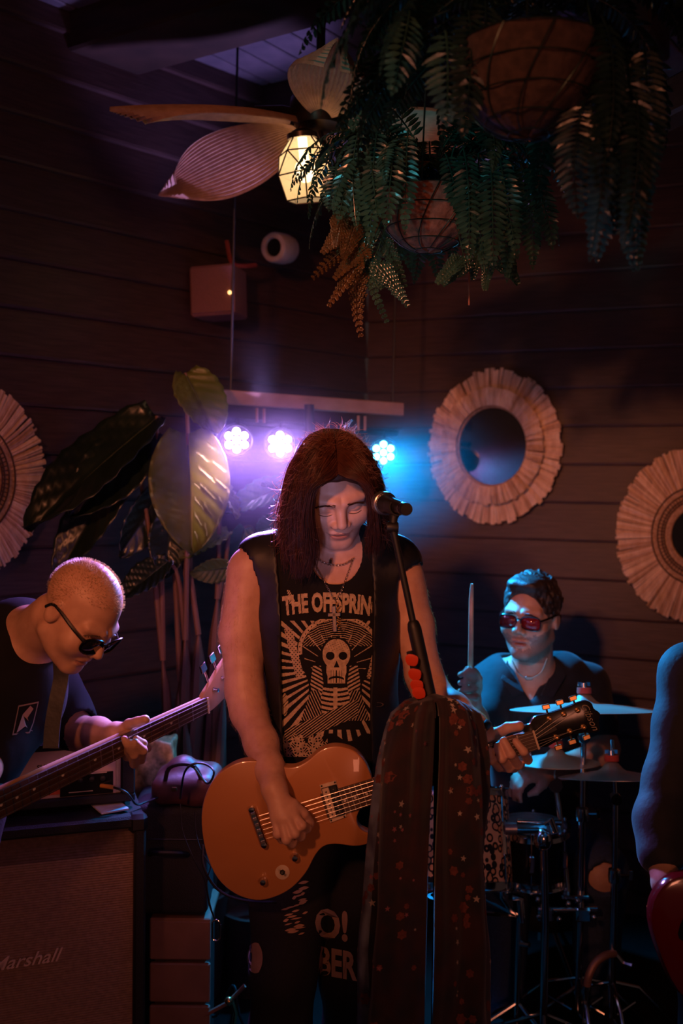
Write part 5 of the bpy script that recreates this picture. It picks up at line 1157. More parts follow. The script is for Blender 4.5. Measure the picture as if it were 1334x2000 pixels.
# ---------------------------------------------------------------- drum kit
m_cym = M('dull bronze cymbal', (.55, .5, .38), (.45, .4, .3), .42, .6, scale=14, bump=.06, stretch=(.3, .3, 6))
m_felt = M('red felt', (.5, .06, .04), None, .95)
UP = V(0, 0, 1)
def cymbal(label, c, n, R, bell):
    m = frame(c, CR, n); o = thing('cymbal', label, 'cymbal', c, None)
    pr = [(.006, bell*.9), (bell*.5, bell*.8), (bell*.95, bell*.3), (bell*1.25, bell*.12), (R*.6, -.004), (R*.93, -.013), (R, -.016)]
    b = MB().lathe(pr+[(r, z-.0016) for r, z in pr[::-1]], 72, m, True); b.build('plate', m_cym, o, True)
    r = MB()
    for k in range(7): q = bell*1.3+(R-bell*1.3)*(k+.5)/7; z = np.interp(q, [x[0] for x in pr], [x[1] for x in pr]); r.lathe([(q-.0008, z+.0001), (q, z+.0005), (q+.0008, z+.0001)], 64, m)
    r.build('lathe_groove', m_cym, o, True, 'stuff')
    z = bell*.9; MB().lathe([(0, z), (.02, z), (.021, z+.006), (.02, z+.017), (0, z+.017)], 18, m).build('felt_washer', m_felt, o, True)
    w = MB().lathe([(0, z+.017), (.01, z+.017), (.009, z+.03), (0, z+.031)], 12, m)
    for s in (-1, 1): w.box((s*.012, 0, z+.027), (.006, .002, .006), m, .0015)
    w.build('wing_nut', m_chrome, o, True); return m
def stand(label, top, foot, extra=None, tilt=None, r=.0105):
    o = thing('cymbal_stand', label, 'cymbal stand', (foot[0], foot[1], 0)); base = V(foot[0], foot[1], .12)
    k = base*.5+foot*.5
    if tilt is None:
        MB().tube([foot, top-(top-foot)*.02], r*.72, 12).build('upper_tube', m_chrome, o, True)
    else:
        MB().tube([tilt, top], r*.6, 10).build('tilter_rod', m_chrome, o, True); MB().tube([foot, tilt], r*.8, 12).build('upper_tube', m_chrome, o, True)
        MB().lathe([(0, -.012), (.016, -.012), (.018, 0), (.016, .012), (0, .012)], 18, frame(tilt, UP, CF)).build('tilter', m_chrome, o, True)
    MB().tube([base, foot], r, 14).build('lower_tube', m_chrome, o, True)
    MB().lathe([(r, -.02), (.017, -.018), (.019, 0), (.017, .018), (r*.8, .022)], 18, frame(foot, CR, UP)).build('height_collar', m_chrome, o, True)
    MB().tube([foot+CR*.014, foot+CR*.04], .005, 8).box(foot+CR*.046, (.006, .003, .014), None, .002).build('wing_screw', m_chrome, o, True)
    for a in range(3):
        an = 2*pi*a/3+.5; d = V(math.cos(an), math.sin(an), 0); e = V(base[0], base[1], 0)+d*.27+V(0, 0, .012)
        lg = MB().tube([base+UP*.1, base+UP*.06+d*.1, e], .006, 8).build('leg', m_chrome, o, True); MB().tube([base+d*.02, base+d*.09+UP*.02], .004, 6).build('leg_brace', m_chrome, o, True)
        MB().sph(e, (.014, .014, .012), 10).build('rubber_foot', m_black, lg, True)
    return o
c1 = P(1142, 1376, 2.84); n1 = D3(-.01, 1, -.155); cymbal('large crash cymbal nearly edge on above the guitar headstock', c1, n1, S(145, 2.84), .034)
c2 = P(1086, 1478, 2.92); n2 = D3(.02, 1, -.10); cymbal('small splash cymbal tilted below the headstock', c2, n2, S(84, 2.92), .03)
c3 = P(1196, 1508, 2.8); n3 = D3(.05, 1, -.21); cymbal('ride cymbal lowest of the three, in front of the drummer', c3, n3, S(104, 2.8), .032)
stand('tall crash cymbal stand with a chrome pole and multi clamp', c1+n1*.06, P(1137, 1590, 2.84), tilt=P(1140, 1440, 2.84))
stand('ride cymbal stand with a long plain chrome tube furthest right', c3+n3*.09, P(1200, 1710, 2.82), tilt=P(1202, 1560, 2.82))
o = thing('splash_arm', 'slanting chrome arm carrying the splash cymbal', 'cymbal arm', P(1111, 1740, 2.85))
MB().tube([c2+n2*.05, P(1083, 1525, 2.9)], .0055, 10).build('tilter_rod', m_chrome, o, True); MB().lathe([(0, -.012), (.02, -.012), (.022, 0), (.02, .012), (0, .012)], 18, frame(P(1084, 1533, 2.9), UP, CF)).build('tilter', m_chrome, o, True)
MB().tube([P(1084, 1533, 2.9), P(1092, 1580, 2.89), P(1111, 1752, 2.85)], [.008, .008, .0065], 12).build('arm_tube', m_chrome, o, True)
o = thing('multi_clamp', 'chrome double clamp joining the two drum poles', 'clamp', P(1105, 1775, 2.84))
for x in (1064, 1138): MB().box(P(x, 1783, 2.835), (.022, .02, .021), None, .006).build('clamp_block', m_chrome, o, True)
MB().tube([P(1050, 1776, 2.83), P(1166, 1776, 2.83)], .009, 10).build('clamp_bar', m_chrome, o, True)
for x, y in ((1050, 1757), (1052, 1790), (1092, 1795), (1110, 1765), (1160, 1792), (1128, 1760)): MB().sph(P(x, y, 2.80), .008, 8).tube([P(x, y, 2.80), P(x, y, 2.83)], .004, 6).build('clamp_bolt', m_chrome, o, True)
MB().box(P(1122, 1748, 2.84), (.04, .02, .006), np.eye(4), .003).build('clamp_lever', m_chrome, o, True)
m_leo = None
def leopard():
    m = bpy.data.materials.new('leopard wrap'); m.use_nodes = True; n = m.node_tree.nodes; L = m.node_tree.links; b = n['Principled BSDF']
    tc = n.new('ShaderNodeTexCoord'); vo = n.new('ShaderNodeTexVoronoi'); vo.inputs['Scale'].default_value = 46; L.new(tc.outputs['Object'], vo.inputs['Vector'])
    r = n.new('ShaderNodeValToRGB'); e = r.color_ramp.elements; e[0].position = .0; e[0].color = (.8, .38, .15, 1); e[1].position = .36; e[1].color = (.8, .38, .15, 1)
    q = e.new(.37); q.color = (.02, .012, .01, 1); q = e.new(.56); q.color = (.02, .012, .01, 1); q = e.new(.6); q.color = (.9, .5, .24, 1)
    L.new(vo.outputs['Distance'], r.inputs[0]); L.new(r.outputs[0], b.inputs['Base Color']); b.inputs['Roughness'].default_value = .35; return m
m_leo = leopard()
def drum(name, label, c, R, h, shell, lugs, tilt=UP):
    m = frame(c, CR, tilt); o = thing(name, label, 'drum', c-tilt*h/2)
    MB().lathe([(R-.004, -h/2), (R, -h/2), (R, h/2), (R-.004, h/2)], 56, m, True).build('shell', shell, o, True)
    for s, nm in ((1, 'batter_head'), (-1, 'resonant_head')): MB().lathe([(0, s*(h/2+.003)), (R+.001, s*(h/2+.003)), (R+.001, s*(h/2-.003))], 56, m).build(nm, M('coated drum head', (.55, .52, .5), None, .5), o, True)
    for s in (1, -1): MB().lathe([(R+.002, s*(h/2-.012)), (R+.011, s*(h/2-.012)), (R+.009, s*h/2), (R+.009, s*(h/2+.008)), (R+.012, s*(h/2+.012)), (R+.002, s*(h/2+.012))], 56, m, True).build('hoop', m_chrome, o, True)
    for k in range(lugs):
        a = 2*pi*(k+.3)/lugs; d = V(math.cos(a), math.sin(a), 0); t = MB(); t.tube([d*(R+.008)+V(0, 0, -h/2-.01), d*(R+.008)+V(0, 0, h/2+.014)], .003, 6, m)
        t.box(d*(R+.007), (.008, .008, h*.18), m, .004); t.sph(d*(R+.008)+V(0, 0, h/2+.014), .006, 8, m); t.sph(d*(R+.008)+V(0, 0, -h/2-.014), .006, 8, m); t.build('lug', m_chrome, o, True)
    return o
drum('tom_drum', 'tall leopard print tom partly hidden by the hanging scarf', P(893, 1640, 2.84), .15, .25, m_leo, 6, D3(0, 1, -.36))
drum('snare_drum', 'small black drum with chrome hoops in front of the drummer', P(1040, 1662, 2.92), .098, .14, m_blackg, 6)
o = thing('drum_pole', 'chrome drum pole with ball clamp holding the small drums', 'pole', V(*P(1064, 1800, 2.76)[:2], 0))
MB().tube([P(1062, 1645, 2.76), P(1065, 1800, 2.76), V(*P(1065, 1800, 2.76)[:2], .02)], .0105, 14).build('pole', m_chrome, o, True)
MB().sph(P(1060, 1640, 2.76), (.026, .024, .032), 16).build('ball_clamp', m_chrome, o, True)
MB().tube([P(990, 1622, 2.74), P(1052, 1622, 2.76)], .009, 12).build('arm', m_chrome, o, True); MB().tube([P(1010, 1604, 2.79), P(1096, 1607, 2.79)], .008, 12).build('upper_arm', m_chrome, o, True)
MB().lathe([(.009, -.018), (.017, -.016), (.017, .016), (.009, .018)], 16, frame(P(997, 1618, 2.74), CU, CR), True).build('memory_lock', M('grey metal', (.4, .36, .4), None, .4, .8), o, True)
MB().tube([P(1064, 1610, 2.76), P(1076, 1600, 2.75), P(1084, 1625, 2.75)], [.006, .009, .01], 10).build('wing_screw', m_chrome, o, True)
for k in range(3):
    an = k*2.1+.4; b_ = V(*P(1065, 1800, 2.76)[:2], .16); MB().tube([b_, V(b_[0]+.26*math.cos(an), b_[1]+.26*math.sin(an), .012)], .006, 8).build('leg', m_chrome, o, True)
o = thing('snare_stand', 'dark basket stand below the leopard tom', 'drum stand', V(*P(1014, 1800, 2.84)[:2], 0)); b0 = P(1014, 1790, 2.84)
MB().tube([b0, V(b0[0], b0[1], .05)], .010, 12).build('pole', m_chrome, o, True)
bt = [P(893, 1638, 2.84)-UP*.145+V(.13*math.cos(a), .13*math.sin(a), 0) for a in (-.4, 1.7, 3.8)]
for e in bt: MB().tube([b0, b0*.5+e*.5-UP*.01, e, e+UP*.02], .006, 8).build('basket_arm', m_chrome, o, True)
MB().tube([P(1000, 1755, 2.83), P(1016, 1755, 2.83), P(1020, 1800, 2.83)], .012, 10).build('basket_clamp', m_chrome, o, True)
MB().tube([P(1014, 1842, 2.84), P(1034, 1845, 2.82)], .008, 8).build('wing_screw', m_chrome, o, True)
for k in range(3):
    an = k*2.1+1.2; q = V(b0[0], b0[1], .15); MB().tube([q, V(q[0]+.24*math.cos(an), q[1]+.24*math.sin(an), .012)], .006, 8).build('leg', m_chrome, o, True)
o = thing('drum_throne', 'round black drum stool under the drummer', 'stool', V(*P(1060, 1640, 3.3)[:2], 0)); h0 = P(1060, 1640, 3.3); zt = h0[2]-.165
MB().lathe([(0, zt), (.15, zt), (.165, zt-.02), (.165, zt-.06), (.15, zt-.08), (0, zt-.08)], 32, frame(V(h0[0], h0[1], 0), V(1, 0, 0), UP)).build('seat', m_tolex, o, True)
MB().tube([V(h0[0], h0[1], zt-.08), V(h0[0], h0[1], .12)], .014, 12).build('post', m_chrome, o, True)
for k in range(3): an = k*2.1+.9; MB().tube([V(h0[0], h0[1], .26), V(h0[0]+.22*math.cos(an), h0[1]+.22*math.sin(an), .012)], .008, 8).build('leg', m_chrome, o, True)
o = thing('hardware_bracket', 'curved brown tube rail low among the drum stands', 'rail', P(1150, 1935, 2.78))
MB().tube(bez([P(1146, 1925, 2.78), P(1150, 1905, 2.78), P(1163, 1880, 2.79), P(1182, 1866, 2.8), P(1200, 1862, 2.82)], 16), .011, 10).build('rail', M('brown tube', (.3, .16, .12), None, .4, .3), o, True)
MB().tube([P(1146, 1925, 2.78), V(*P(1146, 1925, 2.78)[:2], .01)], .011, 10).build('post', m_chrome, o, True); MB().tube([P(1200, 1862, 2.82), P(1216, 1880, 2.82), P(1236, 1886, 2.8)], .009, 8).build('bracket', m_chrome, o, True)

# ---------------------------------------------------------------- things on the floor at the left
m_brown = M('brown board', (.26, .13, .085), (.2, .1, .065), .7, scale=9, bump=.2)
bx = lambda x0, x1, d, dp, z0, z1: ((P((x0+x1)/2, 942, d)*V(1, 1, 0)+V(0, dp/2, (z0+z1)/2)), (S((x1-x0)/2, d), dp/2, (z1-z0)/2))
o = thing('storage_crate', 'brown wooden crate on the floor behind the singer', 'crate', P(380, 942, 2.72)*V(1, 1, 0)); c, h = bx(298, 418, 2.62, .2, 0, .46)
MB().box(c, h-V(.01, .01, .005) if False else (h[0]-.012, h[1]-.012, h[2]-.01), None).build('crate_core', m_dark, o)
for k in range(4): MB().box(c+V(0, -h[1]+.006, -h[2]+.058+.115*k), (h[0], .008, .053), None, .004).build('crate_board', m_brown, o)
MB().box(c+V(0, 0, h[2]-.006), (h[0], h[1], .008), None, .003).build('crate_lid', m_brown, o)
o = thing('gear_case', 'soft black gear case standing on the brown crate', 'case', c+V(-.02, 0, h[2])); cz = P(350, 1566, 2.68)[2]
g2 = waves(91, 14, 6); cc = V(c[0]-.03, c[1]-.02, (cz+.472)/2)
sdf_obj('case_body', lambda p: rbox(p, cc, (.085, .072, (cz-.472)/2-.016), .016)-.003*g2(p), [(cc-.25, cc+.25, .009)], m_tolex, o)
MB().tube(bez([cc+V(-.05, -.09, .02), cc+V(-.03, -.12, .035), cc+V(.03, -.12, .035), cc+V(.05, -.09, .02)], 12), .007, 8).build('case_handle', m_black, o, True)
MB().tube([cc+V(-.09, -.09, .06), cc+V(.09, -.09, .06)], .002, 5).build('zip', m_black, o, True)
wb = waves(95, 26, 8); bc = P(362, 1520, 2.68)+V(0, .02, 0); bc[2] = cz+.062
sdf_o = thing('leather_bag', 'slouched brown leather bag lying on the black case', 'bag', bc-V(0, 0, .05))
sdf_obj('bag_body', lambda p: smin(rbox(p, bc-V(0, 0, .02), (.055, .05, .01), .03), ell(p, bc+V(-.015, 0, .012), (.05, .045, .05)), .03)-.006*wb(p), [(bc-.16, bc+.16, .006)], M('red brown leather', (.13, .04, .028), (.08, .025, .018), .5, scale=30, bump=.4), sdf_o)
MB().tube(bez([bc+V(-.05, -.06, -.01), bc+V(-.03, -.085, .05), bc+V(.03, -.085, .055), bc+V(.055, -.06, -.005)], 14), .006, 8).build('bag_strap', M('dark leather', (.06, .025, .018), None, .5), sdf_o, True)
for k in range(2): MB().box(bc+V(-.02+.04*k, -.078, -.01), (.008, .004, .006), None, .002).build('buckle', m_gold, sdf_o)
q = P(285, 1505, 2.83); gb = waves(97, 42, 10); gz = P(0, 1578, 2.83)[2]
o = thing('side_table', 'narrow dark table behind the amplifier', 'table', V(q[0], q[1]+.06, 0)); MB().box(V(q[0], q[1]+.05, gz-.012), (.12, .07, .012), None, .004).build('table_top', m_dark, o)
for sx in (-1, 1):
    for sy in (-1, 1): MB().box(V(q[0]+sx*.1, q[1]+.05+sy*.05, (gz-.024)/2), (.012, .012, (gz-.024)/2), None).build('leg', m_dark, o)
o = thing('embossed_planter', 'bumpy gold embossed planter box beside the amplifier', 'planter', V(q[0], q[1]+.05, gz)); gc = V(q[0]+.02, q[1]+.05, gz+.099)
sdf_obj('embossed_block', lambda p: rbox(p, gc, (.045, .04, .085), .012)-.007*gb(p), [(gc-.14, gc+.14, .0045)], M('old gold relief', (.85, .62, .3), (.4, .27, .11), .5, .1, scale=60, bump=.5), o)
MB().box(V(q[0]-.06, q[1]+.06, gz+.07), (.03, .04, .07), None, .008).build('side_block', M('tan card', (.42, .24, .13), None, .7), o)
# cables, carabiner
def cable(label, pts, r=.003, mat=m_black): return tag(MB().tube(bez([P(*p) for p in pts], 40), r, 6).build('cable', mat, None, True), label, 'cable')
cable('black cable looped over the brown bag', [(352, 1560, 2.56), (360, 1510, 2.54), (378, 1492, 2.53), (402, 1493, 2.53), (418, 1508, 2.5), (405, 1530, 2.53), (380, 1500, 2.54)])
cable('instrument lead curving under the lower edge of the amber guitar', [(396, 1650, 2.26), (397, 1690, 2.25), (415, 1726, 2.25), (440, 1747, 2.24), (470, 1757, 2.23), (505, 1762, 2.22), (540, 1762, 2.23)], .0032, M('glossy cable', (.02, .02, .022), None, .2))
o = thing('carabiner', 'small chrome carabiner hanging on cords beside the guitar', 'carabiner', P(422, 1815, 2.24)); m = frame(P(422, 1817, 2.24), CR, -CF)
ring = [(.0085*math.cos(a), .015*(1 if math.sin(a) > 0 else -1)+.0085*math.sin(a), 0) for a in np.linspace(0, 2*pi, 25)]; MB().tube(ring, .0019, 8, m).build('ring', m_chrome, o, True); MB().tube([(.0085, -.012, 0), (.0095, .013, 0)], .0024, 8, m).build('gate', m_chrome, o, True)
for pts in ([(352, 1570, 2.3), (356, 1620, 2.28), (375, 1670, 2.26), (400, 1720, 2.25), (408, 1765, 2.24), (420, 1798, 2.24)], [(412, 1692, 2.25), (404, 1725, 2.245), (410, 1765, 2.24), (421, 1800, 2.24)], [(380, 1585, 2.3), (383, 1625, 2.28), (393, 1660, 2.26), (412, 1692, 2.25)]): MB().tube(bez([P(*p) for p in pts], 20), .0014, 5).build('cord', m_black, o, True)
cable('black cable tangled on the floor between crate and singer', [(330, 1990, 2.9), (380, 1955, 2.85), (420, 1985, 2.8), (455, 1925, 2.78), (470, 1990, 2.75), (500, 2040, 2.8)], .004)
o = thing('pedal_stand', 'folded brass jointed stand legs low beside the singer', 'stand', V(*P(450, 2020, 2.65)[:2], 0))
MB().tube([P(478, 1925, 2.65), P(446, 1958, 2.65), P(300, 2035, 2.7)], .006, 8).build('leg', m_brown, o, True); MB().tube([P(452, 1950, 2.65), P(460, 1978, 2.65), V(*P(440, 2030, 2.66)[:2], .01)], .006, 8).build('leg', m_gold, o, True); MB().sph(P(447, 1955, 2.64), .012, 10).build('joint', m_gold, o, True)
# ---------------------------------------------------------------- hanging ferns
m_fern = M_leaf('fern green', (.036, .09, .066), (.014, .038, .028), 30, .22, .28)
m_fern2 = M_leaf('lamp lit bronze fern', (.12, .055, .016), (.05, .028, .01), 60, .35, .3)  # lantern glow through the leaves is put into this bronze colour
m_coir = M('coconut coir liner', (.24, .095, .075), (.14, .055, .043), .95, scale=70, bump=1.0, detail=8)  # far liner: lantern warmth is put into its red
m_wire = M('dark green wire', (.02, .04, .035), None, .35, .6)
def leaflet(b, o, d, n, L, w_, droop=0.):
    d = nrm(d); s = np.cross(n, d); t = o+d*L-n*L*droop
    b.add([o, o+d*L*.35+s*w_, o+d*L*.75+s*w_*.75-n*L*droop*.5, t, o+d*L*.75-s*w_*.75-n*L*droop*.5, o+d*L*.35-s*w_, o+d*L*.5-n*(w_*.35+L*droop*.3)], [(0, 1, 6), (1, 2, 6), (2, 3, 6), (3, 4, 6), (4, 5, 6), (5, 0, 6)])
def frond_bm(L, e0, e1, N, wl, seed):
    g = random.Random(seed); b = MB(); n = 22; p = V(0, 0, 0); pts = [p]; an = []
    for i in range(n):
        t = i/(n-1); a = e0+(e1-e0)*(t**.8); an.append(a); p = p+L/n*V(math.cos(a), .12*math.sin(t*3+seed)*.3, math.sin(a)); pts.append(p)
    pts = np.array(pts); b.tube(pts, np.linspace(.0022, .0006, n+1), 5)
    for i in range(N):
        t = .10+.89*i/(N-1); k = min(int(t*n), n-1); u = t*n-k; o = pts[k]*(1-u)+pts[k+1]*u; a = an[k]; T = V(math.cos(a), 0, math.sin(a)); Nn = V(-math.sin(a), 0, math.cos(a))
        l = wl*(math.sin(pi*min(1, (t+.12)*.9))**.7*.9+.1)*g.uniform(.88, 1.08)*(1-.35*t**4)
        for sg in (-1, 1): leaflet(b, o, nrm(V(0, sg, 0)+T*(.25+.35*t)+Nn*g.uniform(-.12, .2)), Nn, l, L/N*.43, g.uniform(.05, .35))
    return b
def bip_bm(b, base, tip, n, w_, seed):       # a triangular lacy frond lying between two points
    g = random.Random(seed); d = tip-base; L = np.linalg.norm(d); d = nrm(d); s = nrm(np.cross(n, d)); curl = g.uniform(-.12, .12)
    pt = lambda t: base+d*L*t+s*curl*L*math.sin(t*2.6)*.6-n*L*.12*t*t
    b.tube([pt(t) for t in np.linspace(0, 1, 9)], np.linspace(.0014, .0004, 9), 5); N = 11
    for i in range(N):
        t = .08+.88*i/(N-1); o = pt(t); l = w_*(1-t)**.8*g.uniform(.9, 1.1)+.004
        for sg in (-1, 1):
            dd = nrm(s*sg+d*(.55+.2*t)); m = max(3, int(l/.0065)); dr = g.uniform(.0, .3)
            leaflet(b, o, dd, n, l*1.02, .0022, dr)
            for k in range(m):
                q = (k+.6)/m; oo = o+dd*l*q-n*l*dr*q*q; ll = l*.36*(1-q)**.7+.003
                for s2 in (-1, 1): leaflet(b, oo, nrm(np.cross(n, dd)*s2+dd*.7), n, ll, .0026, .15)
def basket(label, c, R, crown_up, fr, seed, hook, extra=(), m_coir=m_coir):
    g = random.Random(seed); o = thing('hanging_fern', label, 'hanging plant', c-UP*R); n = 14
    prof = [(R*math.sin(a)*(1 if a < 1.2 else 1), -R*math.cos(a)) for a in np.linspace(0.02, pi/2+.12, n)]; b = MB()
    v = []; N = 44
    for r, z in prof:
        for j in range(N):
            a = 2*pi*j/N; k = 1+.02*math.sin(a*5+z*40)+.015*math.sin(a*11-z*70); v.append(c+V(r*math.cos(a)*k, r*math.sin(a)*k, z*k))
    b.add(v, [(i*N+j, i*N+(j+1) % N, (i+1)*N+(j+1) % N, (i+1)*N+j) for i in range(n-1) for j in range(N)]+[tuple(range(N-1, -1, -1))]); b.build('coir_liner', m_coir, o, True)
    f = MB().lathe([(0, R*.1), (R*.97, R*.1)], 32, frame(c, V(1, 0, 0), UP)); f.build('soil', M('dark soil', (.03, .02, .015), None, 1.0, scale=80, bump=1), o)
    rr = R*1.03
    for k in range(10):
        a0 = 2*pi*k/10; MB().tube([c+V(rr*math.sin(t)*math.cos(a0+.5*(t-.8)), rr*math.sin(t)*math.sin(a0+.5*(t-.8)), -rr*math.cos(t)) for t in np.linspace(.25, pi/2+.1, 14)], R*.011, 5).build('basket_wire', m_wire, o, True)
    for t in (.27, .62, .98, 1.32, pi/2+.1): MB().lathe([(rr*math.sin(t)+R*.011*math.cos(q), -rr*math.cos(t)+R*.011*math.sin(q)) for q in np.linspace(0, 2*pi, 6)[:-1]], 40, frame(c, V(1, 0, 0), UP), True).build('basket_ring', m_wire, o, True)
    top = V(c[0], c[1], hook)
    for k in range(3):
        a = 2*pi*k/3+.3; MB().tube([c+V(rr*math.cos(a), rr*math.sin(a), R*.1), top-UP*.12], .0022, 5).build('hanging_wire', m_wire, o, True)
    MB().tube([top-UP*.12, top], .003, 6).build('hook', m_wire, o, True)
    L, wl, NN, az, sc_lo = fr; var = []
    for k, (e0, e1) in enumerate(((1.25, -1.5), (.95, -1.52), (.6, -1.55), (1.1, -1.15), (.3, -1.5))):
        m_ = frond_bm(L, e0, e1, 30, wl, seed+k); t_ = m_.build('frond', m_fern, o, False); var.append(t_.data); bpy.data.objects.remove(t_)
    cr = c+UP*crown_up
    for i in range(NN):
        a = az(g); d = V(math.cos(a), math.sin(a), 0); mm = np.eye(4); s_ = g.uniform(sc_lo, 1.08); roll = g.uniform(-.35, .35)
        x = d; y = nrm(np.cross(UP, d)+UP*math.sin(roll)); z = np.cross(x, y); mm[:3, 0] = x*s_; mm[:3, 1] = y*s_; mm[:3, 2] = z*s_; mm[:3, 3] = cr+d*g.uniform(.01, R*.75)+UP*g.uniform(-.02, .02)
        inst('frond', var[g.randrange(5)], mm, o)
    for i, (p0, p1, w_, tl) in enumerate(extra):
        b = MB(); nn = nrm(-CF+CR*g.uniform(-.9, .9)+CU*g.uniform(-.3, .6)); bip_bm(b, p0, p1, nn, w_*.72, i)
        mid = (cr+p0)/2+UP*.05; b.tube(bez([cr, mid, p0], 12), .0012, 5); b.build('lacy_frond', m_fern2 if i in (0, 1, 2, 3, 7, 8, 10) else m_fern, o, False)
    return o
def az_skip(cent, half):         # any azimuth but a cone toward the viewer
    def f(g):
        while True:
            a = g.uniform(0, 2*pi)
            if abs((a-cent+pi) % (2*pi)-pi) > half: return a
    return f
B2 = P(838, 392, 2.32); ex = []
for (x0, y0, x1, y1, w_) in ((690, 418, 622, 490, .045), (700, 468, 620, 540, .035), (706, 498, 628, 594, .04), (700, 520, 697, 652, .045), (716, 498, 742, 562, .03), (730, 508, 797, 592, .04), (744, 462, 787, 560, .028), (694, 425, 676, 506, .05), (722, 478, 652, 545, .03), (712, 520, 752, 628, .016), (668, 410, 650, 480, .045), (725, 430, 705, 520, .04),
                            (905, 498, 850, 553, .03), (922, 505, 868, 556, .03), (962, 498, 946, 566, .03), (975, 508, 1012, 552, .028), (940, 470, 920, 545, .035), (985, 470, 1002, 540, .03)):
    d = 2.27+random.uniform(-.04, .05); ex.append((P(x0, y0, d), P(x1, y1, d-.02), w_, 0))
basket('farther hanging fern in coir basket with bronze lacy fronds, tinted for the fan lamp glow', B2, S(98, 2.32), .09, (.37, .05, 74, az_skip(-pi/2, .42), .62), 31, 3.09, ex)
B1 = P(1035, 118, 1.72)
def az1(g):
    return g.choice([g.uniform(-.75, .6), g.uniform(-.6, .3), g.uniform(pi-.9, pi+.5), g.uniform(.5, 2.6)])
o1 = basket('nearer and larger hanging fern, shaded coir basket at the top right', B1, S(146, 1.72), .12, (.46, .052, 66, az1, .6), 57, 3.09, (), M('shaded coir liner', (.055, .032, .027), (.03, .018, .015), .95, scale=60, bump=1.0, detail=8))  # near liner: dimness is put into its darker colour
for k, (x, y, x1, y1) in enumerate(((880, 20, 640, 205), (870, 60, 700, 250), (900, -10, 620, 130), (905, 80, 760, 262), (890, 30, 660, 100))):
    p0, p1 = P(x, y, 1.74), P(x1, y1, 1.86); d = p1-p0; h = nrm(V(d[0], d[1], 0)); b = frond_bm(np.linalg.norm(d)*1.08, -.05-.2*k % .5, -1.1+.08*k, 24, .05, 80+k); mm = np.eye(4); mm[:3, 0] = h; mm[:3, 1] = np.cross(UP, h); mm[:3, 2] = UP; mm[:3, 3] = p0
    t_ = b.build('frond', m_fern, o1); t_.matrix_basis = Matrix(mm.tolist())
def hang(o, rows, d, wl, seed):       # fronds that hang almost straight down, broadside to the room
    g = random.Random(seed)
    for k, (x, y, x1, y1) in enumerate(rows):
        dd = d+g.uniform(-.05, .05); p0, p1 = P(x, y, dd), P(x1, y1, dd-.03); L = np.linalg.norm(p1-p0)*1.05; b = frond_bm(L, -.95, -1.72, max(14, int(L/.0125)), wl*g.uniform(.85, 1.1), seed+k)
        t_ = b.build('frond', m_fern, o); tip = np.array(t_.data.vertices[22*5].co[:]); h = nrm(-CF+CR*g.uniform(-.45, .45)); h = nrm(V(h[0], h[1], 0))
        R0 = np.stack([h, np.cross(UP, h), UP], 1); a, c = nrm(R0@tip), nrm(p1-p0); q = Vector(a).rotation_difference(Vector(c)).to_matrix(); mm = np.eye(4); mm[:3, :3] = np.array(q)@R0; mm[:3, 3] = p0; t_.matrix_basis = Matrix(mm.tolist())
F2 = bpy.data.objects['hanging_fern']
hang(F2, [(702, 250, 697, 445), (738, 245, 722, 474), (692, 300, 660, 432), (797, 255, 790, 452), (768, 275, 752, 440), (905, 290, 914, 508), (958, 320, 962, 522), (1000, 322, 990, 545), (1030, 318, 1078, 482), (890, 325, 902, 455), (935, 300, 946, 528), (1015, 315, 1040, 520), (975, 300, 1010, 500), (720, 290, 735, 420), (660, 320, 642, 410), (870, 300, 895, 420)], 2.2, .036, 300)
hang(o1, [(1180, 110, 1152, 500), (1222, 100, 1245, 518), (1200, 150, 1200, 450), (1258, 80, 1262, 400), (1155, 250, 1165, 505), (1212, 250, 1236, 522), (1110, 250, 1128, 420), (1140, 200, 1120, 330), (1240, 180, 1215, 480), (915, 20, 902, 262), (948, 0, 925, 200), (1175, 30, 1185, 300), (870, 60, 872, 240), (800, 20, 765, 180)], 1.68, .042, 400)
MB().tube([P(916, 470, 2.36), P(916, 596, 2.36)], .0022, 6).build('hanging_root', M('brown root', (.3, .12, .09), None, .7), F2, True)

m_fdark = M_leaf('shaded fern green', (.012, .032, .025), (.006, .014, .011), 30, .3, .2)  # dimness of the near fern is put into this leaf copy
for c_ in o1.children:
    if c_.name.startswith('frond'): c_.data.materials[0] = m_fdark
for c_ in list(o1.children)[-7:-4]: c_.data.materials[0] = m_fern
# ---------------------------------------------------------------- ceiling fan with lantern
m_blade = M('woven palm blade', (.46, .27, .18), (.36, .2, .13), .5, scale=40, bump=.2)
m_bronze = M('dark bronze', (.07, .045, .035), None, .35, .8)
fh = P(625, 236, 2.86); fan = thing('ceiling_fan', 'ceiling fan with ribbed palm leaf blades and a lit faceted glass lantern', 'ceiling fan', fh)
MB().lathe([(0, .07), (.05, .065), (.085, .03), (.09, -.01), (.07, -.05), (.03, -.06), (0, -.06)], 28, frame(fh+UP*.03, V(1, 0, 0), UP)).build('motor', m_bronze, fan, True)
MB().tube([fh+UP*.09, V(fh[0], fh[1], 3.06)], .013, 12).build('down_rod', m_bronze, fan, True); MB().lathe([(0, -.06), (.03, -.055), (.065, 0), (0, 0)], 24, frame(V(fh[0], fh[1], 3.098), V(1, 0, 0), UP)).build('canopy', m_bronze, fan, True)
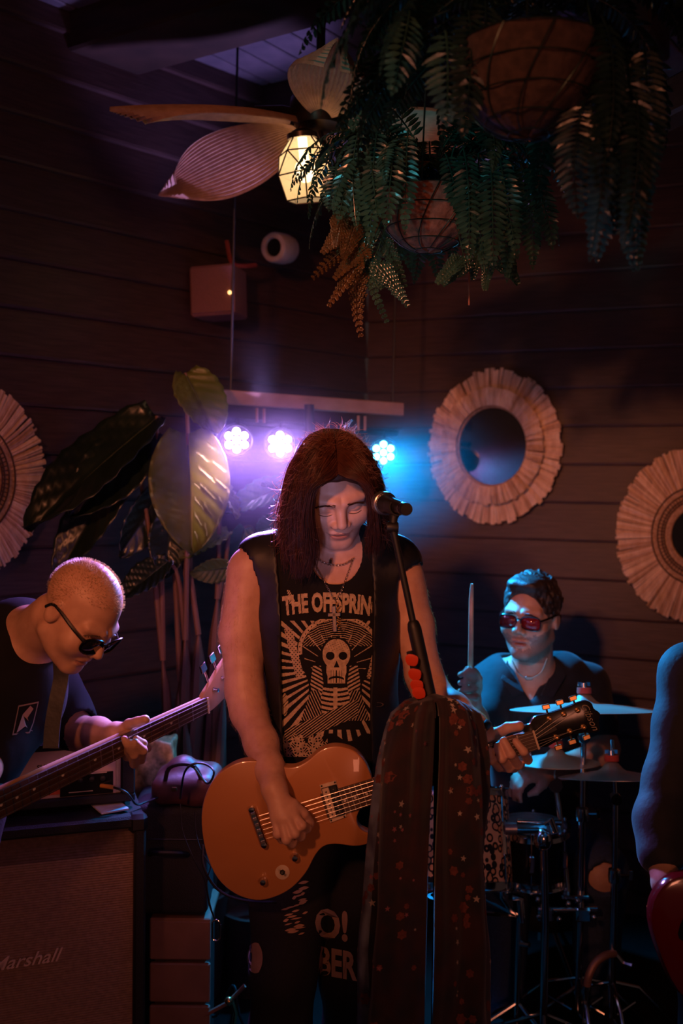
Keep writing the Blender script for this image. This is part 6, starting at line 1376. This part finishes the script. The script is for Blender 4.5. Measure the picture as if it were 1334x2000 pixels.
def blade():
    b = MB(); NL, NV = 26, 37; v = []
    for i in range(NL):
        t = i/(NL-1); w_ = .112*(math.sin(pi*(t*.86+.06))**.75)*(1-.12*t) if 0 < t < 1 else (.03 if t == 0 else .02)
        for j in range(NV):
            s_ = j/(NV-1)*2-1; x = .08+.52*t-.10*(s_*s_)*t*(t > .5)*(t-.5)*2; z = -.055*t*t-.018*s_*s_+.0042*(1 if j % 2 else -1)*min(1, t*4)
            v.append((x, s_*w_, z))
    f = [(i*NV+j, i*NV+j+1, (i+1)*NV+j+1, (i+1)*NV+j) for i in range(NL-1) for j in range(NV-1)]; n = len(v)
    v += [(x, y, z+.003) for x, y, z in v]; f += [tuple(n+k for k in q[::-1]) for q in f]; rim = [j for j in range(NV)]+[i*NV+NV-1 for i in range(1, NL)]+[(NL-1)*NV+j for j in range(NV-2, -1, -1)]+[i*NV for i in range(NL-2, 0, -1)]
    f += [(rim[k], rim[(k+1) % len(rim)], n+rim[(k+1) % len(rim)], n+rim[k]) for k in range(len(rim))]; b.add(v, f); return b
t_ = blade().build('blade', m_blade, fan, False); bm_ = t_.data; bpy.data.objects.remove(t_)
t_ = MB().tube([(.06, 0, .012), (.12, 0, .016), (.2, 0, .006)], [.012, .01, .006], 8).box((.2, 0, .004), (.03, .012, .003), None, .002).build('blade_arm', m_bronze, fan, True); am_ = t_.data; bpy.data.objects.remove(t_)
for k, (a, pitch, dip) in enumerate(((205, -13, 1), (148, 38, 9), (276, -10, -2), (352, -14, 3), (66, -14, 5))):
    a = math.radians(a); R_ = Matrix.Translation([float(x) for x in fh])@Matrix.Rotation(a, 4, 'Z')@Matrix.Rotation(math.radians(dip), 4, 'Y')@Matrix.Rotation(math.radians(pitch), 4, 'X')
    inst('blade', bm_, np.array(R_), fan); inst('blade_arm', am_, np.array(R_), fan)
lc = P(596, 333, 2.83); la = nrm(V(-.10, -.12, 1)); LM = frame(lc, nrm(V(1, 0, .1)), la)
m_pane = bpy.data.materials.new('lit frosted glass'); m_pane.use_nodes = True; _n = m_pane.node_tree.nodes; _l = m_pane.node_tree.links
_t = _n.new('ShaderNodeBsdfTranslucent'); _t.inputs[0].default_value = (1, .88, .74, 1); _tr = _n.new('ShaderNodeBsdfTransparent'); _tr.inputs[0].default_value = (1, .9, .7, 1); _m = _n.new('ShaderNodeMixShader'); _m.inputs[0].default_value = .8
_e = _n.new('ShaderNodeEmission'); _e.inputs[0].default_value = (1, .62, .3, 1); _e.inputs[1].default_value = .2; _a = _n.new('ShaderNodeAddShader')
_l.new(_t.outputs[0], _m.inputs[1]); _l.new(_tr.outputs[0], _m.inputs[2]); _l.new(_m.outputs[0], _a.inputs[0]); _l.new(_e.outputs[0], _a.inputs[1]); _l.new(_a.outputs[0], _n['Material Output'].inputs[0])
def ring(r, z, ph, n=5): return [V(r*math.cos(2*pi*k/n+ph), r*math.sin(2*pi*k/n+ph), z) for k in range(n)]
ph = -pi/2+pi/5; A = ring(.040, .088, ph); B_ = ring(.074, .048, ph); Cc = ring(.080, -.012, ph+pi/5); Dd = ring(.062, -.082, ph+pi/5); ph2 = ph
def pane(pts):
    pts = [LM[:3, :3]@q+LM[:3, 3] for q in pts]; c = np.mean(pts, 0); nn = nrm(np.cross(pts[1]-pts[0], pts[2]-pts[0])); k = len(pts); q = [c+(x-c)*.96 for x in pts]
    MB().add(q+[x-nn*.0015 for x in q], [tuple(range(k)), tuple(range(2*k-1, k-1, -1))]+[(i, k+i, k+(i+1) % k, (i+1) % k) for i in range(k)]).build('glass_pane', m_pane, lant)
lant = MB().lathe([(.034, .086), (.043, .086), (.043, .1), (.02, .112), (0, .112)], 20, LM).build('lantern_cap', m_bronze, fan, True)
edges = []
for k in range(5):
    k1 = (k+1) % 5; km = (k-1) % 5
    pane([A[k], B_[k], B_[k1], A[k1]]); pane([B_[k], Cc[km], Cc[k]][::1]+[]); pane([B_[k], Cc[k], B_[k1]]); pane([Cc[k], Dd[k], Dd[k1], Cc[k1]])
    edges += [(A[k], B_[k]), (B_[k], B_[k1]), (B_[k], Cc[k]), (B_[k], Cc[km]), (Cc[k], Cc[k1]), (Cc[k], Dd[k]), (Dd[k], Dd[k1])]
for a, b in edges: MB().tube([a, b], .0022, 5, LM).build('lead_came', m_bronze, lant)
MB().sph((0, 0, .0), (.03, .03, .034), 18, LM).tube([(0, 0, .03), (0, 0, .09)], .014, 10, LM).build('light_bulb', M_glow('warm bulb', (1, .86, .66), 4), lant, True)
MB().tube(bez([fh-UP*.03, (fh+lc)/2+V(.03, 0, .0), lc+la*.12, lc+la*.1], 12), .009, 8).build('lantern_arm', m_bronze, fan, True)
lamp('lantern_light', 'POINT', lc-la*.0, (1, .66, .38), 3.2, None, .035)

# ---------------------------------------------------------------- broad leaved plants behind the band
m_leafA = M_leaf('lit waxy leaf', (.17, .19, .05), (.09, .12, .03), 9, .36, .42)  # olive tint of the warm lamp is put into these lit leaves
m_leafB = M_leaf('shaded leaf green', (.014, .028, .018), (.008, .016, .012), 9, .3, .12)  # dimness of the unlit leaves is put into this colour
m_stem = M('brown leaf sheath', (.22, .12, .075), (.12, .06, .04), .75, scale=14, bump=.5, stretch=(1, 1, .15))
def big_leaf(parent, base, tip, width, face, mat, seed, heart=.12, bow=.12, stalk=None):
    g = random.Random(seed); d = tip-base; L = np.linalg.norm(d); d = nrm(d); n = nrm(face-d*np.dot(face, d)); s = np.cross(n, d); NU, NV = 24, 17; v = []
    for i in range(NU):
        t = i/(NU-1); w_ = width/2*(math.sin(pi*min(1, (t*.93+.07)))**.62)*(1-.25*t)*1.12 if t < 1 else .001
        for j in range(NV):
            q = j/(NV-1)*2-1; back = -heart*L*(abs(q)**1.6)*max(0, 1-t*2.5); vein = .0055*math.cos((t*9-abs(q)*2.2)*2*pi*.8)*min(1, abs(q)*3)
            z = bow*L*(-(t-.35)**2)+width*.14*abs(q)**1.3-.02*width*(abs(q) < .07)+vein+width*.03*math.sin(t*9+seed)*q
            v.append(base+d*(L*t+back+.02*abs(q)*L)+s*(q*w_)+n*z)
    f = [(i*NV+j, i*NV+j+1, (i+1)*NV+j+1, (i+1)*NV+j) for i in range(NU-1) for j in range(NV-1)]
    o = mesh('leaf', v, f, mat, parent, True); md = o.modifiers.new('thick', 'SOLIDIFY'); md.thickness = .0016
    mid = [v[i*NV+NV//2]-n*.001 for i in range(NU)]; MB().tube(mid, np.linspace(.0055, .001, NU), 6).build('midrib', M('leaf midrib', (.03, .05, .025), None, .5), o, True)
    if stalk is not None: MB().tube(bez([stalk, (stalk+base)/2+V(0, .02, .06), base], 14), np.linspace(.009, .005, 14), 7).build('leaf_stalk', m_stem, parent, True)
    return o
pc = P(372, 1500, 3.16); plant = thing('potted_plant', 'tall broad leaved plant with brown sheathed stems behind the bassist', 'plant', (pc[0], pc[1], 0))
MB().lathe([(0, 0), (.1, 0), (.125, .3), (.13, .33), (.118, .33), (.115, .3), (0, .3)], 32, frame(V(pc[0], pc[1], 0), V(1, 0, 0), UP)).build('pot', M('dark clay pot', (.1, .05, .035), None, .8), plant, True)
g = random.Random(9); stop = []
for (xb, xt, yt, r0, dd) in ((320, 318, 1390, .016, .02), (338, 352, 1330, .02, -.02), (352, 318, 1290, .014, .0), (366, 372, 1180, .026, .03), (385, 388, 1240, .022, -.03), (402, 425, 1170, .02, .02), (418, 432, 1230, .024, .03), (348, 362, 1250, .018, -.04), (430, 436, 1360, .016, -.01), (395, 360, 1400, .015, -.05)):
    p0 = V(*(P(375+(xb-375)*.6, 1500, 3.15+dd)*V(1, 1, 0))[:2], .28); p1 = P(xt, yt, 3.02+dd); pts = bez([p0, p0*.6+p1*.4+V(g.uniform(-.02, .02), 0, 0), p0*.2+p1*.8, p1], 16)
    MB().tube(pts, np.concatenate([np.linspace(r0*2.4, r0*1.7, 12), np.linspace(r0*1.5, r0*.4, 4)]), 9, flat=.6).build('leaf_sheath', m_stem, plant, True); stop.append(p1)
FW = -CF
for i, (x0, y0, d0, x1, y1, d1, w_, fc, mt, h) in enumerate((
    (362, 728, 3.02, 424, 848, 2.98, 104, D3(.45, .2, .8), m_leafA, .05), (366, 846, 2.98, 376, 1078, 2.93, 156, D3(.15, .1, .95), m_leafA, .06),
    (428, 935, 3.05, 464, 1012, 3.02, 46, D3(.7, .5, .35), m_leafA, .05), (448, 1040, 3.06, 352, 1092, 3.0, 64, D3(.1, .9, .35), m_leafA, .05), (452, 1108, 3.05, 372, 1120, 3.0, 50, D3(.3, -.2, .8), m_leafA, .05),
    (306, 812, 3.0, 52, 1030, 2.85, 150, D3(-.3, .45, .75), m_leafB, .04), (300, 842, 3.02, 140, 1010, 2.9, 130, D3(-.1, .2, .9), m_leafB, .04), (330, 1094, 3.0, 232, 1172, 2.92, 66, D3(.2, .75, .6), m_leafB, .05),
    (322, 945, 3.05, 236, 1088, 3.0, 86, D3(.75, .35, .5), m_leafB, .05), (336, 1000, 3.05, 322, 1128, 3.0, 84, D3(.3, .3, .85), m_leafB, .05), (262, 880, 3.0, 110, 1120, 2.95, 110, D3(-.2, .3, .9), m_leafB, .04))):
    big_leaf(plant, P(x0, y0, d0), P(x1, y1, d1), S(w_, d0), fc, mt, i, h, .1, stop[(3, 7, 5, 6, 5, 2, 3, 7, 1, 4, 2)[i]])
p2 = P(505, 1500, 3.2); pl2 = thing('potted_plant', 'teal lit plant whose leaves show just behind the singer at left', 'plant', (p2[0], p2[1], 0))
MB().lathe([(0, 0), (.09, 0), (.12, .26), (.105, .26), (.1, .23), (0, .23)], 28, frame(V(p2[0], p2[1], 0), V(1, 0, 0), UP)).build('pot', M('dark clay pot', (.1, .05, .035)), pl2, True)
MB().tube(bez([V(p2[0], p2[1], .22), P(500, 1350, 3.2), P(508, 1120, 3.2)], 10), .014, 8).build('stem', m_stem, pl2, True)
for i, (x0, y0, d0, x1, y1, d1, w_, fc) in enumerate(((560, 946, 3.12, 440, 1000, 3.1, 66, D3(.1, .6, .7)), (572, 1022, 3.12, 500, 1036, 3.05, 60, D3(.1, .7, .6)), (478, 1030, 3.15, 452, 1130, 3.1, 56, D3(.3, .3, .8)), (590, 968, 3.1, 512, 944, 3.12, 34, D3(-.1, .9, .3)))):
    big_leaf(pl2, P(x0, y0, d0), P(x1, y1, d1), S(w_, d0), fc, M_leaf('blue green leaf', (.05, .16, .11), (.03, .09, .07), 9, .28, .3), 40+i, .05, .1, P(508, 1120, 3.2))
